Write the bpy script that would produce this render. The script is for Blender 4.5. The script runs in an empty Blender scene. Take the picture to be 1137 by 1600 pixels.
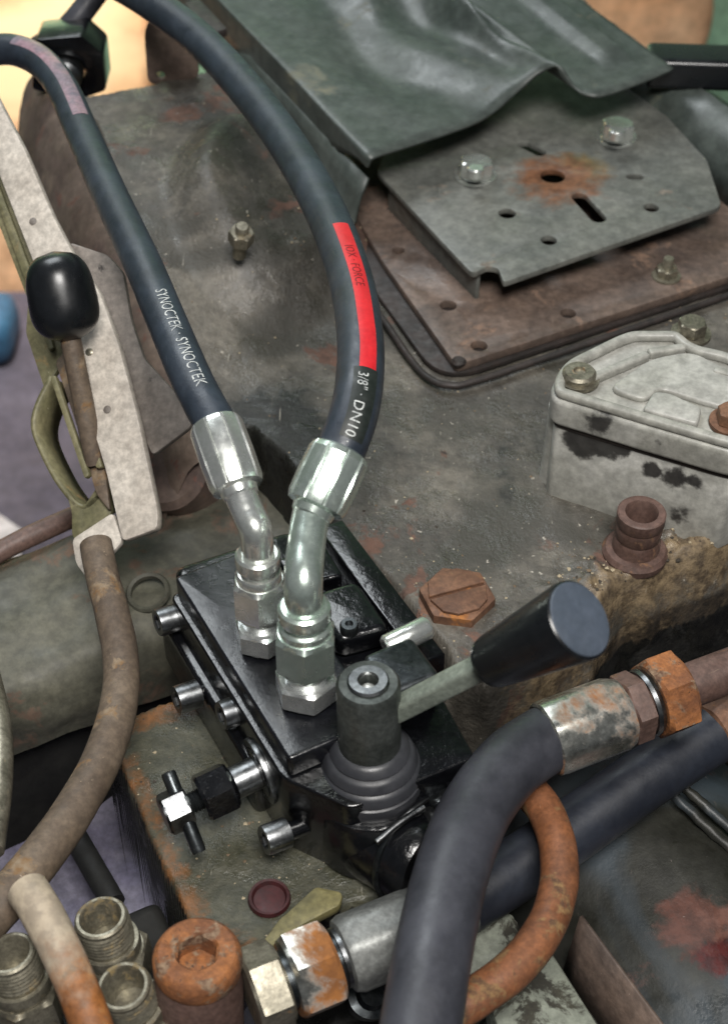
import bpy, bmesh, math, random
import numpy as np
from mathutils import Matrix, Vector
random.seed(7)
rng = np.random.default_rng(11)
scene = bpy.context.scene
COL = scene.collection

# ------------------------------------------------------------------ camera
PITCH = math.radians(44.0); FPX = 2323.0; DIST = 0.80      # photo 1137 x 1600
CAM = Vector((0, -DIST*math.cos(PITCH), DIST*math.sin(PITCH)))
FW = Vector((0, math.cos(PITCH), -math.sin(PITCH)))
UP = Vector((0, math.sin(PITCH), math.cos(PITCH)))
cd = bpy.data.cameras.new('camera'); cam = bpy.data.objects.new('camera', cd); COL.objects.link(cam)
cam.location = CAM; cam.rotation_euler = (math.pi/2-PITCH, 0, 0)
cd.sensor_fit = 'VERTICAL'; cd.sensor_height = 32.0; cd.lens = 32.0*FPX/1600.0
cd.clip_start = 0.02; cd.clip_end = 60
cd.dof.use_dof = True; cd.dof.focus_distance = 0.72; cd.dof.aperture_fstop = 9.0
scene.camera = cam

# ------------------------------------------------------------------ world + lamps (soft workshop daylight, plus added fill lamps)
w = bpy.data.worlds.new('World'); scene.world = w; w.use_nodes = True
bg = w.node_tree.nodes['Background']
bg.inputs[0].default_value = (0.80, 0.90, 1.0, 1); bg.inputs[1].default_value = 0.085
def area(name, loc, target, size, power, col):
    l = bpy.data.lights.new(name, 'AREA'); l.shape = 'RECTANGLE'; l.size, l.size_y = size
    l.energy = power; l.color = col
    o = bpy.data.objects.new(name, l); COL.objects.link(o); o.location = loc
    o.rotation_euler = (Vector(target)-Vector(loc)).to_track_quat('-Z', 'Y').to_euler()
    return o
area('key_light', (0.10, -0.74, 1.30), (0, 0.05, 0), (0.55, 0.45), 35, (1.0, 0.97, 0.93))
area('back_sheen_light', (-0.55, 0.95, 1.5), (0, 0, 0), (1.0, 0.8), 24, (0.92, 0.97, 1.0))  # added lamp from behind for glints and sheen; no such door
yl = area('panel_fill_light', (-0.3, 0.80, 0.95), (-0.45, 1.30, 0.0), (0.4, 0.4), 17, (1.0, 0.95, 0.86)); yl.data.spread = math.radians(75)  # added unseen lamp aimed at the far panels to brighten them
vs = scene.view_settings
vs.view_transform = 'Standard'; vs.look = 'None'; vs.exposure = -0.28; vs.gamma = 1.0

# ------------------------------------------------------------------ helpers
def at(px, py, z):
    d = FW + Vector((1, 0, 0))*((px-568.5)/FPX) + UP*((800-py)/FPX)
    return CAM + d*((z-CAM.z)/d.z)
def hit(px, py, p0, n):
    d = FW + Vector((1, 0, 0))*((px-568.5)/FPX) + UP*((800-py)/FPX)
    return CAM + d*((Vector(p0)-CAM).dot(n)/d.dot(n))
MW = {}
def thing(name, label, cat, loc, group=None, kind=None):
    o = bpy.data.objects.new(name, None); COL.objects.link(o); o.empty_display_size = 0.01
    o.location = loc; MW[o] = Matrix.Translation(loc)
    o['label'] = label; o['category'] = cat
    if group: o['group'] = group
    if kind: o['kind'] = kind
    return o
def place(name, me, mat, parent=None, M=None, label=None, cat=None, kind=None, group=None):
    """a mesh (in its own frame) put at world matrix M, as a child of parent"""
    o = bpy.data.objects.new(name, me); COL.objects.link(o)
    M = M or Matrix.Identity(4); MW[o] = M
    if mat and not me.materials: me.materials.append(mat)
    if parent:
        o.parent = parent; o.matrix_basis = MW[parent].inverted() @ M
    else: o.matrix_basis = M
    if label: o['label'] = label
    if cat: o['category'] = cat
    if kind: o['kind'] = kind
    if group: o['group'] = group
    return o
def finish(bm, name='mesh', ang=35, recalc=True):
    if recalc: bmesh.ops.recalc_face_normals(bm, faces=bm.faces)
    me = bpy.data.meshes.new(name); bm.to_mesh(me); bm.free()
    me.polygons.foreach_set('use_smooth', [True]*len(me.polygons))
    me.set_sharp_from_angle(angle=math.radians(ang))
    return me
def mesh_vf(v, f, ang=35, recalc=True):
    bm = bmesh.new(); vs_ = [bm.verts.new(p) for p in v]
    for q in f:
        try: bm.faces.new([vs_[i] for i in q])
        except ValueError: pass
    return finish(bm, ang=ang, recalc=recalc)
def frame(p, axis, ref=(0, 0, 1)):
    """matrix at p whose local z runs along axis"""
    z = Vector(axis).normalized(); r = Vector(ref)
    if abs(z.dot(r)) > 0.98: r = Vector((0, 1, 0))
    x = r.cross(z).normalized(); y = z.cross(x)
    return Matrix.Translation(p) @ Matrix((x, y, z)).transposed().to_4x4()
def catmull(pts, n=12):
    P = [Vector(p) for p in pts]; out = []
    P = [P[0]*2-P[1]] + P + [P[-1]*2-P[-2]]
    for i in range(1, len(P)-2):
        a, b, c, d = P[i-1:i+3]
        for k in range(n):
            t = k/n
            out.append(0.5*((2*b)+(c-a)*t+(2*a-5*b+4*c-d)*t*t+(3*b-a-3*c+d)*t**3))
    out.append(P[-2]); return out
def frames(path):
    T = [(path[min(i+1, len(path)-1)]-path[max(i-1, 0)]).normalized() for i in range(len(path))]
    n = T[0].orthogonal().normalized(); N = []
    for t in T:
        n = (n - t*n.dot(t)).normalized(); N.append(n)
    return T, N
def tube(path, r, seg=20, caps=True, wob=0, ang=60):
    T, N = frames(path); m = len(path); V = []; F = []
    rr = r if callable(r) else (lambda t: r)
    ph = rng.random(6)*6
    for i, p in enumerate(path):
        b = T[i].cross(N[i]); q = rr(i/(m-1))
        for k in range(seg):
            a = 2*math.pi*k/seg
            q2 = q*(1+wob*(math.sin(i*.7+ph[0]+math.sin(a+ph[1])*2)+math.sin(i*.31+2*a+ph[2])))
            V.append(p+(N[i]*math.cos(a)+b*math.sin(a))*q2)
    for i in range(m-1):
        for k in range(seg):
            F.append((i*seg+k, i*seg+(k+1) % seg, (i+1)*seg+(k+1) % seg, (i+1)*seg+k))
    if caps: F += [tuple(range(seg)), tuple(range((m-1)*seg, m*seg))]
    return mesh_vf(V, F, ang=ang)
def lathe(prof, seg=32, rf=None, ang=35, closed=False):
    """profile [(r,z)] about local z; rf(theta, r, z) may reshape the radius"""
    V = []; F = []; n = len(prof)
    for (r, z) in prof:
        for k in range(seg):
            a = 2*math.pi*k/seg; q = rf(a, r, z) if rf else r
            V.append((q*math.cos(a), q*math.sin(a), z))
    for i in range(n-1):
        for k in range(seg): F.append((i*seg+k, i*seg+(k+1) % seg, (i+1)*seg+(k+1) % seg, (i+1)*seg+k))
    if closed:
        for k in range(seg): F.append(((n-1)*seg+k, (n-1)*seg+(k+1) % seg, (k+1) % seg, k))
    else: F += [tuple(range(seg)), tuple(range((n-1)*seg, n*seg))]
    return mesh_vf(V, F, ang=ang)
def polyr(a, n, ap):           # radius of a regular n-gon with apothem ap
    s = 2*math.pi/n; return ap/math.cos((a+s/2) % s - s/2)
def hexnut(ap, h, bore=None, ch=0.12, n=6, seg=60):
    """chamfered hex: apothem ap, height h"""
    R = ap/math.cos(math.pi/n); e = h*ch
    prof = [(ap*.96, 0), (R*.985, e*.75), (R*1.01, e*1.3), (R*1.01, h-e*1.3), (R*.985, h-e*.75), (ap*.96, h)]
    rf = lambda a, r, z: min(r, polyr(a, n, ap)*.997)
    if bore:
        prof += [(bore*1.08, h), (bore, h-.001), (bore, 0)]
        rf2 = lambda a, r, z: r if r < ap*.95 else min(r, polyr(a, n, ap)*.997)
        return lathe(prof, seg, rf2, ang=25, closed=True)
    return lathe(prof, seg, rf, ang=25)
def box(sx, sy, sz, bev=0.001, seg=2, z0=None):
    bm = bmesh.new(); bmesh.ops.create_cube(bm, size=1)
    for v in bm.verts: v.co = Vector((v.co.x*sx, v.co.y*sy, v.co.z*sz + (0 if z0 is None else z0+sz/2)))
    if bev: bmesh.ops.bevel(bm, geom=bm.edges[:], offset=bev, segments=seg, profile=.6, affect='EDGES')
    return finish(bm, ang=50)
def roundpoly(pts, r, n=5):
    out = []; m = len(pts); P = [Vector((p[0], p[1])) for p in pts]
    for i in range(m):
        a, b, c = P[i-1], P[i], P[(i+1) % m]
        q = r[i] if isinstance(r, (list, tuple)) else r
        d1 = (a-b); d2 = (c-b); L = min(q, d1.length*.45, d2.length*.45)
        if L < 1e-5: out.append(b); continue
        s, e = b+d1.normalized()*L, b+d2.normalized()*L
        for k in range(n+1):
            t = k/n; out.append(s*(1-t)**2+b*2*t*(1-t)+e*t*t)
    return out
def circ(c, r, n=20, sx=1): return [Vector((c[0]+r*sx*math.cos(2*math.pi*k/n), c[1]+r*math.sin(2*math.pi*k/n))) for k in range(n)]
def slot(a, b, r, n=8):
    a, b = Vector(a[:2]), Vector(b[:2]); d = (b-a).normalized(); th = math.atan2(d.y, d.x); o = []
    for k in range(n+1): t = th-math.pi/2+math.pi*k/n; o.append(b+Vector((math.cos(t), math.sin(t)))*r)
    for k in range(n+1): t = th+math.pi/2+math.pi*k/n; o.append(a+Vector((math.cos(t), math.sin(t)))*r)
    return o
def prism(loops, z0, z1, bev=0.0006, bres=1):
    """flat plate with real holes: outlines in xy, from z0 to z1"""
    cu = bpy.data.curves.new('c', 'CURVE'); cu.dimensions = '2D'; cu.fill_mode = 'BOTH'
    for L in loops:
        s = cu.splines.new('POLY'); s.points.add(len(L)-1); s.use_cyclic_u = True
        for p, q in zip(s.points, L): p.co = (q[0], q[1], 0, 1)
    cu.extrude = max((z1-z0)/2-bev, 1e-5); cu.bevel_depth = bev; cu.bevel_resolution = bres; cu.offset = -bev
    o = bpy.data.objects.new('c', cu); COL.objects.link(o)
    me = bpy.data.meshes.new_from_object(o.evaluated_get(bpy.context.evaluated_depsgraph_get()))
    bpy.data.objects.remove(o); bpy.data.curves.remove(cu)
    me.transform(Matrix.Translation((0, 0, (z0+z1)/2)))
    bm = bmesh.new(); bm.from_mesh(me); bpy.data.meshes.remove(me)
    bmesh.ops.remove_doubles(bm, verts=bm.verts, dist=1e-6)
    return finish(bm, ang=40)
def xy(px, z): return [at(p[0], p[1], z).xy for p in px]
def ground_me(me, M):           # shift world-space mesh so its origin is M's
    me.transform(M.inverted()); return me
def wplace(name, me, mat, parent, **k):   # mesh given in world coordinates
    M = Matrix.Translation(MW[parent].translation) if parent else Matrix.Identity(4)
    me.transform(M.inverted()); return place(name, me, mat, parent, M, **k)
def wtop(name, me, mat, label, cat, **k):
    v = np.empty(len(me.vertices)*3); me.vertices.foreach_get('co', v); v = v.reshape(-1, 3)
    c = (v.min(0)+v.max(0))/2; M = Matrix.Translation((c[0], c[1], v[:, 2].min()))
    me.transform(M.inverted()); return place(name, me, mat, None, M, label=label, cat=cat, **k)
def jitter(me, amp, sc, seed=0):
    n = len(me.vertices); v = np.empty(n*3); me.vertices.foreach_get('co', v); v = v.reshape(-1, 3)
    o = np.zeros_like(v); r = np.random.default_rng(seed)
    for k in range(10):
        f = r.normal(size=3)*sc*(1+k*.35); o += np.outer(np.sin(v@f+r.random()*6), r.normal(size=3))/(1+k*.35)
    me.vertices.foreach_set('co', (v+o*amp*.4).ravel()); me.update(); return me

# ------------------------------------------------------------------ materials
def lin(h):
    h = h.lstrip('#'); o = []
    for i in (0, 2, 4):
        c = int(h[i:i+2], 16)/255; o.append(c/12.92 if c <= .04045 else ((c+.055)/1.055)**2.4)
    return (*o, 1)
def worn(name, a, b, rust=None, ramt=.55, rs=45, speck=None, samt=.66, ss=260, rough=.6, metal=0.0, s=22,
         bump=.25, bs=350, spots=(), coat=0, rmetal=0.0, rvar=.25, streak=None, bd=.0006, rsoft=.07, rdet=9, scratch=None, wet=None, zones=(), chip=None, mott=.6):
    m = bpy.data.materials.new(name); m.use_nodes = True; nt = m.node_tree; N = nt.nodes; L = nt.links
    P = N['Principled BSDF']
    tc = N.new('ShaderNodeTexCoord'); oi = N.new('ShaderNodeObjectInfo')
    mul = N.new('ShaderNodeMath'); mul.operation = 'MULTIPLY'; mul.inputs[1].default_value = 7.3
    L.new(oi.outputs['Random'], mul.inputs[0])
    add = N.new('ShaderNodeVectorMath'); add.operation = 'ADD'
    L.new(tc.outputs['Object'], add.inputs[0]); L.new(mul.outputs[0], add.inputs[1])
    co = add.outputs[0]
    def noise(sc, det=6, ro=.6, dist=0.0):
        n = N.new('ShaderNodeTexNoise'); n.inputs['Scale'].default_value = sc; n.inputs['Detail'].default_value = det
        n.inputs['Roughness'].default_value = ro; n.inputs['Distortion'].default_value = dist
        L.new(co, n.inputs['Vector']); return n.outputs['Fac']
    def ramp(f, lo, hi):
        r = N.new('ShaderNodeMapRange'); r.interpolation_type = 'SMOOTHSTEP'
        r.inputs['From Min'].default_value = lo; r.inputs['From Max'].default_value = hi; L.new(f, r.inputs['Value']); return r.outputs[0]
    def mix(f, c1, c2):
        x = N.new('ShaderNodeMix'); x.data_type = 'RGBA'
        if hasattr(f, 'links') or not isinstance(f, float): L.new(f, x.inputs[0])
        else: x.inputs[0].default_value = f
        for i, c in ((6, c1), (7, c2)):
            if isinstance(c, tuple): x.inputs[i].default_value = c
            else: L.new(c, x.inputs[i])
        return x.outputs[2]
    A = lin(a) if isinstance(a, str) else a; B = lin(b) if isinstance(b, str) else b
    c = mix(ramp(noise(s, 8, .65, .3), .36, .64), A, B)
    dk = mix(ramp(noise(s*9, 5, .7), .3, .75), (.45, .45, .45, 1), (1.30, 1.30, 1.30, 1))
    mm = N.new('ShaderNodeMix'); mm.data_type = 'RGBA'; mm.blend_type = 'MULTIPLY'; mm.inputs[0].default_value = mott
    L.new(c, mm.inputs[6]); L.new(dk, mm.inputs[7]); c = mm.outputs[2]
    metals = None
    if streak:
        n = noise(s*.45, 4, .5, 1.2); c = mix(ramp(n, .48, .62), c, lin(streak))
    if rust:
        rm = ramp(noise(rs, rdet, .68, .4), ramt, ramt+rsoft)
        rc = mix(ramp(noise(rs*5, 5, .6), .35, .65), lin(rust[0]), lin(rust[1]))
        c = mix(rm, c, rc); metals = rm
    for (p, rad, col1, col2, *sf) in spots:
        vm = N.new('ShaderNodeVectorMath'); vm.operation = 'DISTANCE'; L.new(tc.outputs['Object'], vm.inputs[0]); vm.inputs[1].default_value = p
        ad = N.new('ShaderNodeMath'); ad.operation = 'MULTIPLY_ADD'; L.new(noise(95, 6, .65), ad.inputs[0]); ad.inputs[1].default_value = -rad*1.7
        L.new(vm.outputs['Value'], ad.inputs[2])
        f = ramp(ad.outputs[0], rad*(.28+(sf[0] if sf else 0)), rad*(-.15-(sf[0] if sf else 0)))
        c = mix(f, c, mix(ramp(noise(160, 5, .6), .35, .65), lin(col1), lin(col2)))
    if speck:
        f = ramp(noise(ss, 4, .6, .6), samt, samt+.05); c = mix(f, c, lin(speck))
    if chip:
        c = mix(ramp(noise(chip[2], 10, .72, .5), chip[1], chip[1]+.02), c, lin(chip[0])); c = mix(ramp(noise(chip[2]*.8+3, 10, .72, .5), chip[1]+.01, chip[1]+.035), c, lin('#2e2a26'))
    for (an, zc1, zc2) in zones:
        at_ = N.new('ShaderNodeAttribute'); at_.attribute_name = an
        z1 = N.new('ShaderNodeMath'); z1.operation = 'MULTIPLY_ADD'; L.new(noise(70, 7, .68, .3), z1.inputs[0]); z1.inputs[1].default_value = .9; L.new(at_.outputs['Fac'], z1.inputs[2])
        c = mix(ramp(z1.outputs[0], .82, 1.06), c, mix(ramp(noise(130, 6, .7), .35, .65), lin(zc1), lin(zc2)))
    if scratch:
        for k_, (sx, sy, rz) in enumerate(((560, 40, .5), (620, 52, 1.45), (430, 60, -.9))):
            mp = N.new('ShaderNodeMapping'); mp.inputs['Scale'].default_value = (sx, sy, 60); mp.inputs['Rotation'].default_value = (0, 0, rz); L.new(co, mp.inputs['Vector'])
            n_ = N.new('ShaderNodeTexNoise'); n_.inputs['Scale'].default_value = 1; n_.inputs['Detail'].default_value = 3; n_.inputs['Distortion'].default_value = .5; L.new(mp.outputs[0], n_.inputs['Vector'])
            g_ = N.new('ShaderNodeMath'); g_.operation = 'MULTIPLY'; L.new(ramp(n_.outputs['Fac'], scratch[1]+.02, scratch[1]+.12), g_.inputs[0]); L.new(ramp(noise(s*1.7+k_*9, 4), .50, .68), g_.inputs[1])
            c = mix(g_.outputs[0], c, lin(scratch[0]))
    L.new(c, P.inputs['Base Color'])
    rr = N.new('ShaderNodeMapRange'); rr.inputs['To Min'].default_value = max(.04, rough-rvar*rough); rr.inputs['To Max'].default_value = min(1, rough+rvar*rough)
    rr.inputs['From Min'].default_value = .3; rr.inputs['From Max'].default_value = .7
    L.new(noise(s*3, 6, .6), rr.inputs['Value'])
    if wet:
        wx = N.new('ShaderNodeMix'); L.new(ramp(noise(wet[0], 6, .62, .5), wet[1], wet[1]+.08), wx.inputs[0]); L.new(rr.outputs[0], wx.inputs[2]); wx.inputs[3].default_value = wet[2]
        class _o: outputs = [wx.outputs[0]]
        rr = _o
    if metals:
        x = N.new('ShaderNodeMix'); L.new(metals, x.inputs[0]); L.new(rr.outputs[0], x.inputs[2]); x.inputs[3].default_value = .85
        L.new(x.outputs[0], P.inputs['Roughness'])
        y = N.new('ShaderNodeMix'); L.new(metals, y.inputs[0]); y.inputs[2].default_value = metal; y.inputs[3].default_value = rmetal
        L.new(y.outputs[0], P.inputs['Metallic'])
    else:
        L.new(rr.outputs[0], P.inputs['Roughness']); P.inputs['Metallic'].default_value = metal
    if coat: P.inputs['Coat Weight'].default_value = coat; P.inputs['Coat Roughness'].default_value = .18
    if bump:
        bp = N.new('ShaderNodeBump'); bp.inputs['Strength'].default_value = bump; bp.inputs['Distance'].default_value = bd
        q = N.new('ShaderNodeMath'); q.operation = 'MULTIPLY_ADD'; L.new(noise(bs, 5, .65), q.inputs[0]); q.inputs[1].default_value = .6
        L.new(noise(bs*.18, 5, .6), q.inputs[2]); L.new(q.outputs[0], bp.inputs['Height']); L.new(bp.outputs[0], P.inputs['Normal'])
    return m
RU = ('#8a4a1e', '#b8682c'); RUD = ('#4e2c1c', '#7a4a2a')
M = dict(
 deck=worn('greasy_cast_iron', '#6b665d', '#494641', rust=('#4a3a32', '#6b5044'), ramt=.565, rs=16, rsoft=.05, speck='#aea89c', samt=.675, ss=230, rough=.58, s=19, bump=1.0, bs=420, streak='#403e38', bd=.0012, chip=('#8f887b', .655, 55),
   scratch=('#a39e92', .66), wet=(34, .48, .24), zones=(('pad', '#4a493c', '#38392f'), ('padrust', '#5f4226', '#7a5230'), ('wall', '#75655a', '#59493f'), ('grease_shade', '#262723', '#1b1b19'), ('face', '#3d352b', '#25211c'), ('dirt', '#84735a', '#4b4033'), ('void', '#1c1b18', '#0f0f0e'))),
 pad=worn('greasy_pad_paint', '#4b4c40', '#3b3d35', rust=('#5c4028', '#7a5030'), ramt=.60, rs=26, speck='#b0ab98', samt=.69, ss=190, rough=.5, s=30, bump=.4),
 axle=worn('axle_paint', '#5f5d50', '#4c4b41', rust=('#5a4a3e', '#6e5a4c'), ramt=.57, rs=20, speck='#8d8a76', samt=.73, rough=.6, s=18, bump=.4),
 void=worn('black_iron_shade', '#1b1a17', '#0f0f0e', rough=.75, s=20, bump=.3),  # near-black tone, also stands in for the shade under the axle
 wall=worn('brown_side_wall', '#7a6a5e', '#5c4c46', rust=('#6a4a42', '#7e5e50'), ramt=.6, rough=.65, s=16),
 flange=worn('brown_gasket_plate', '#6c5c52', '#514640', rust=('#7c6454', '#453a34'), ramt=.56, rs=22, speck='#9d8d80', samt=.71, rough=.5, s=20, bump=.5, scratch=('#9d8d80', .67), wet=(30, .52, .28)),
 gasket=worn('dark_gasket', '#332b28', '#221e1c', rough=.6, s=60, bump=.3),
 shroud=worn('green_grey_sheet', '#4b514d', '#3d4441', rust=('#5d5a4c', '#6a6a5a'), ramt=.60, rs=16, rsoft=.12, rough=.42, s=12, bump=.4, bs=120, scratch=('#7b837c', .68), speck='#7d857e', samt=.74, wet=(20, .52, .3), bd=.001),
 cap=None, lidtop=None,
 arm=worn('pale_scuffed_paint', '#c6beb3', '#b0a79c', rust=('#5a5048', '#3c3632'), ramt=.655, rs=60, speck='#3a3431', samt=.73, ss=120, rough=.5, s=25, bump=.25),
 quad=worn('mottled_grey_plate', '#837b74', '#6d6660', rust=('#3d3836', '#2b2827'), ramt=.60, rs=40, rough=.55, s=25, bump=.3),
 olive=worn('olive_bracket_paint', '#7d775a', '#625f45', rust=('#6e5a34', '#8f7d58'), ramt=.6, rs=40, speck='#b7b096', samt=.7, rough=.5, s=30, bump=.25),
 brownpipe=worn('dusty_brown_pipe', '#6a5c4d', '#56493d', rust=('#80705c', '#6f5436'), ramt=.56, rs=40, speck='#a8957e', samt=.72, rough=.7, s=30, bump=.4),
 rubber=worn('black_hose_rubber', mott=.2, a='#303741', b='#252b33', rough=.44, s=40, bump=.3, bs=700, rvar=.3, scratch=('#5a626c', .69), speck='#6a7078', samt=.76, ss=200),
 rubber2=worn('dull_hose_rubber', mott=.2, a='#3c3d44', b='#2e2f35', speck='#77777e', samt=.73, ss=160, rough=.48, s=30, bump=.25, bs=600),
 rubber3=worn('dark_blue_hose', mott=.2, a='#262a33', b='#1d2028', speck='#70747c', samt=.74, ss=160, rough=.45, s=30, bump=.2, bs=600),
 zinc=worn('bright_zinc', mott=.2, a='#f0f2ee', b='#dce0da', rough=.24, metal=.86, s=60, bump=.10, bs=500),
 zincg=worn('greenish_zinc', mott=.2, a='#e2eee5', b='#cfded4', rough=.24, metal=.86, s=60, bump=.08, bs=500),
 nut=worn('silver_nut', mott=.2, a='#e0e2e0', b='#c6c9c8', rough=.27, metal=.82, s=70, bump=.12, bs=500),
 steel=worn('grey_steel', '#8d8f90', '#6c6e70', rough=.34, metal=1, s=60, bump=.15, bs=500),
 dullzinc=worn('dull_zinc_sleeve', '#868885', '#6c6e6c', rough=.5, metal=.45, s=40, bump=.4, bs=300, speck='#4c4c49', samt=.7, scratch=('#b4b6b2', .68)),
 hubm=worn('dull_hub_steel', '#5c605d', '#454946', rough=.38, metal=.6, s=50, bump=.2, bs=400, scratch=('#a4a8a2', .68)),
 steeld=worn('dark_oily_steel', '#565a5c', '#3c4042', rough=.33, metal=.9, s=50, bump=.2, bs=400),
 black=worn('gloss_black_paint', '#0d0e11', '#08080a', speck='#4a4d55', samt=.745, ss=200, rough=.20, s=30, bump=.8, bs=90, coat=.3, bd=.0016),
 blackp=worn('black_cover_plate', '#17181d', '#101115', speck='#62656c', samt=.735, ss=260, rough=.30, s=30, bump=.6, bs=90, coat=.2, bd=.0014, scratch=('#565a62', .68)),
 boot=worn('rubber_boot', mott=.2, a='#37383c', b='#2c2d31', rough=.42, s=40, bump=.15, bs=500),
 knob=worn('black_plastic_knob', mott=.2, a='#17191c', b='#111315', rough=.3, s=30, bump=.06, bs=500),
 knobe=worn('lit_knob_end', mott=.2, a='#4d5562', b='#414954', rough=.55, s=40, bump=.1, bs=500),  # paler than the knob: light on the flat end painted in
 bar=worn('grey_lever_bar', '#8f978b', '#7a8177', rough=.45, metal=.35, s=40, bump=.2),
 rustnut=worn('rusty_nut', '#9a6236', '#6f452a', rust=('#523828', '#86705a'), ramt=.53, rs=70, speck='#3c2a20', samt=.66, ss=330, rough=.75, s=45, bump=.9, bs=350, bd=.001),
 rustplug=worn('rusted_plug', '#7c5a44', '#5c4030', rust=('#b0743c', '#82542e'), ramt=.53, rs=45, rsoft=.14, scratch=('#b89a84', .68), speck='#c0aa94', samt=.71, rough=.65, s=40, bump=.4),
 rustzinc=worn('half_rusted_zinc', '#c9c9c2', '#aeaea6', rust=('#9c6634', '#7c502c'), ramt=.47, rs=22, rsoft=.16, rdet=6, rough=.30, metal=.95, s=40, bump=.2, rmetal=.2),
 rusttube=worn('rust_orange_tube', '#865536', '#68422b', rust=('#8a6c46', '#503828'), ramt=.52, rs=42, speck='#cdb69c', samt=.73, scratch=('#c2a184', .70), rough=.62, s=35, bump=.35),
 brown=worn('reddish_brown_sleeve', '#68524a', '#523e37', rust=('#7a5a42', '#46362c'), ramt=.57, rs=50, scratch=('#8f7a68', .68), rough=.55, s=40, bump=.4, speck='#94796c', samt=.72),
 pale=worn('pale_tarnished_steel', '#a09a8a', '#7e796b', rust=('#7a5e3e', '#8d7a5c'), ramt=.6, rs=70, rough=.42, metal=.75, s=60, bump=.25, rmetal=.1),
 brass=worn('tarnished_grey_brass', '#8d8878', '#6f6a5c', rust=('#7a6a48', '#5d5648'), ramt=.55, rs=60, rough=.4, metal=.6, s=60, bump=.25),
 red=worn('red_hose_stripe', mott=.2, a='#c8242c', b='#b81e27', rough=.45, s=60, bump=.03),
 redtext=worn('dark_red_print', '#7a1018', '#6a0c14', rough=.5, s=60, bump=0),
 white=worn('white_print', '#c9ccc9', '#8d9091', rough=.55, s=260, bump=0, rust=('#4a4e54', '#3a3e44'), ramt=.60, rs=420),
 greyprint=worn('grey_print', '#a3a8ac', '#878c91', rough=.55, s=250, bump=0),
 blackprint=worn('black_band', '#1f2522', '#191e1c', rough=.5, s=60, bump=0),
 pink=worn('faded_pink_stripe', '#9a7882', '#7a6c77', rust=('#5c606c', '#50565f'), ramt=.5, rs=30, rsoft=.2, rdet=4, rough=.45, s=50, bump=.05),
 tan=worn('cream_orange_panel', '#eec39a', '#e3a878', streak='#f0d8aa', rough=.6, s=3, bump=.05),
 mint=worn('mint_wall', '#a4c8a8', '#93bb9b', rough=.8, s=3, bump=.05),
 floor=worn('lilac_concrete', '#54505d', '#474350', speck='#8d8a92', samt=.72, ss=40, rough=.8, s=4, bump=.2, bs=60),
 lilac=worn('pale_lilac_plate', '#8d8998', '#78748a', rough=.6, s=20, bump=.1),
 whitepaint=worn('white_floor_paint', '#c9c6c8', '#b7b4b8', rough=.7, s=6, bump=.05),
 blue=worn('blue_plastic', '#3a6484', '#2f5470', rough=.45, s=12, bump=.05),
 drum=worn('dark_drum_iron', '#34342f', '#262622', rust=('#5a3630', '#6a4038'), ramt=.56, rs=16, streak='#3c444a', speck='#9a8f88', samt=.74, ss=120, rough=.5, s=14, bump=.4),
 chipped=worn('chipped_pale_paint', '#8b9084', '#787c70', rust=('#3e3c32', '#2c2a24'), ramt=.50, rs=30, rough=.6, s=20, bump=.4),
 yellow=worn('dirty_yellow_paint', '#77704a', '#5f5a3c', rust=('#4a4632', '#3c382a'), ramt=.58, rs=40, rough=.6, s=30, bump=.3),
 redhole=worn('dark_red_grommet', '#3c1214', '#2a0c0e', rough=.6, s=40, bump=.2),
 redpaint=worn('dark_red_paint', '#5c1a16', '#481210', rough=.5, s=40, bump=.2),
 dirt=worn('caked_dirt', '#8a7a60', '#6a5c48', rust=('#a89270', '#57493a'), ramt=.52, rs=50, speck='#c4b494', samt=.68, ss=220, rough=.9, s=40, bump=.8, bs=300),
)
AL = math.radians(27); U = Vector((math.sin(AL), -math.cos(AL), 0)); V = Vector((math.cos(AL), math.sin(AL), 0)); Z = Vector((0, 0, 1))
# =================================================================== SETTING
def slab(name, x0, x1, y0, y1, z, mat, kind='structure'):
    me = mesh_vf([(x0, y0, z), (x1, y0, z), (x1, y1, z), (x0, y1, z)], [(0, 1, 2, 3)])
    return place(name, me, mat, None, None, kind=kind)
slab('ground', -9, 9, -6, 1.6, -0.75, M['floor'])
wb = mesh_vf([(-9, 1.6, -0.75), (9, 1.6, -0.75), (9, 1.6, 3), (-9, 1.6, 3)], [(0, 1, 2, 3)])
place('wall', wb, M['mint'], None, None, kind='structure')

# ---- gearbox housing: one cast surface (deck, pad for the valve, sump) as a sculpted sheet with walls
def vnoise(x, y, sc, seed):
    r = np.random.default_rng(seed); G = r.random((256, 256))
    X = x*sc+77.3; Y = y*sc+51.7; i = np.floor(X).astype(int); j = np.floor(Y).astype(int)
    fx = X-i; fy = Y-j; fx = fx*fx*(3-2*fx); fy = fy*fy*(3-2*fy)
    g = lambda a, b: G[a % 256, b % 256]
    return (g(i, j)*(1-fx)+g(i+1, j)*fx)*(1-fy)+(g(i, j+1)*(1-fx)+g(i+1, j+1)*fx)*fy-.5
def sdist(X, Y, poly):
    P = np.array([(p[0], p[1]) for p in poly]); ins = np.zeros(X.shape, bool); d = np.full(X.shape, 9.)
    for a, b in zip(P, np.roll(P, -1, 0)):
        e = b-a; t = np.clip(((X-a[0])*e[0]+(Y-a[1])*e[1])/(e@e), 0, 1)
        d = np.minimum(d, np.hypot(X-a[0]-t*e[0], Y-a[1]-t*e[1]))
        c = ((a[1] > Y) != (b[1] > Y)) & (X < e[0]*(Y-a[1])/(e[1] if abs(e[1]) > 1e-12 else 1e-12)+a[0])
        ins ^= c
    return np.where(ins, d, -d)
def sst(x, a, b): t = np.clip((x-a)/(b-a), 0, 1); return t*t*(3-2*t)
STEP = 0.0016
gx = np.arange(-0.30, 0.36, STEP); gy = np.arange(-0.34, 0.62, STEP); X, Y = np.meshgrid(gx, gy)
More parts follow.
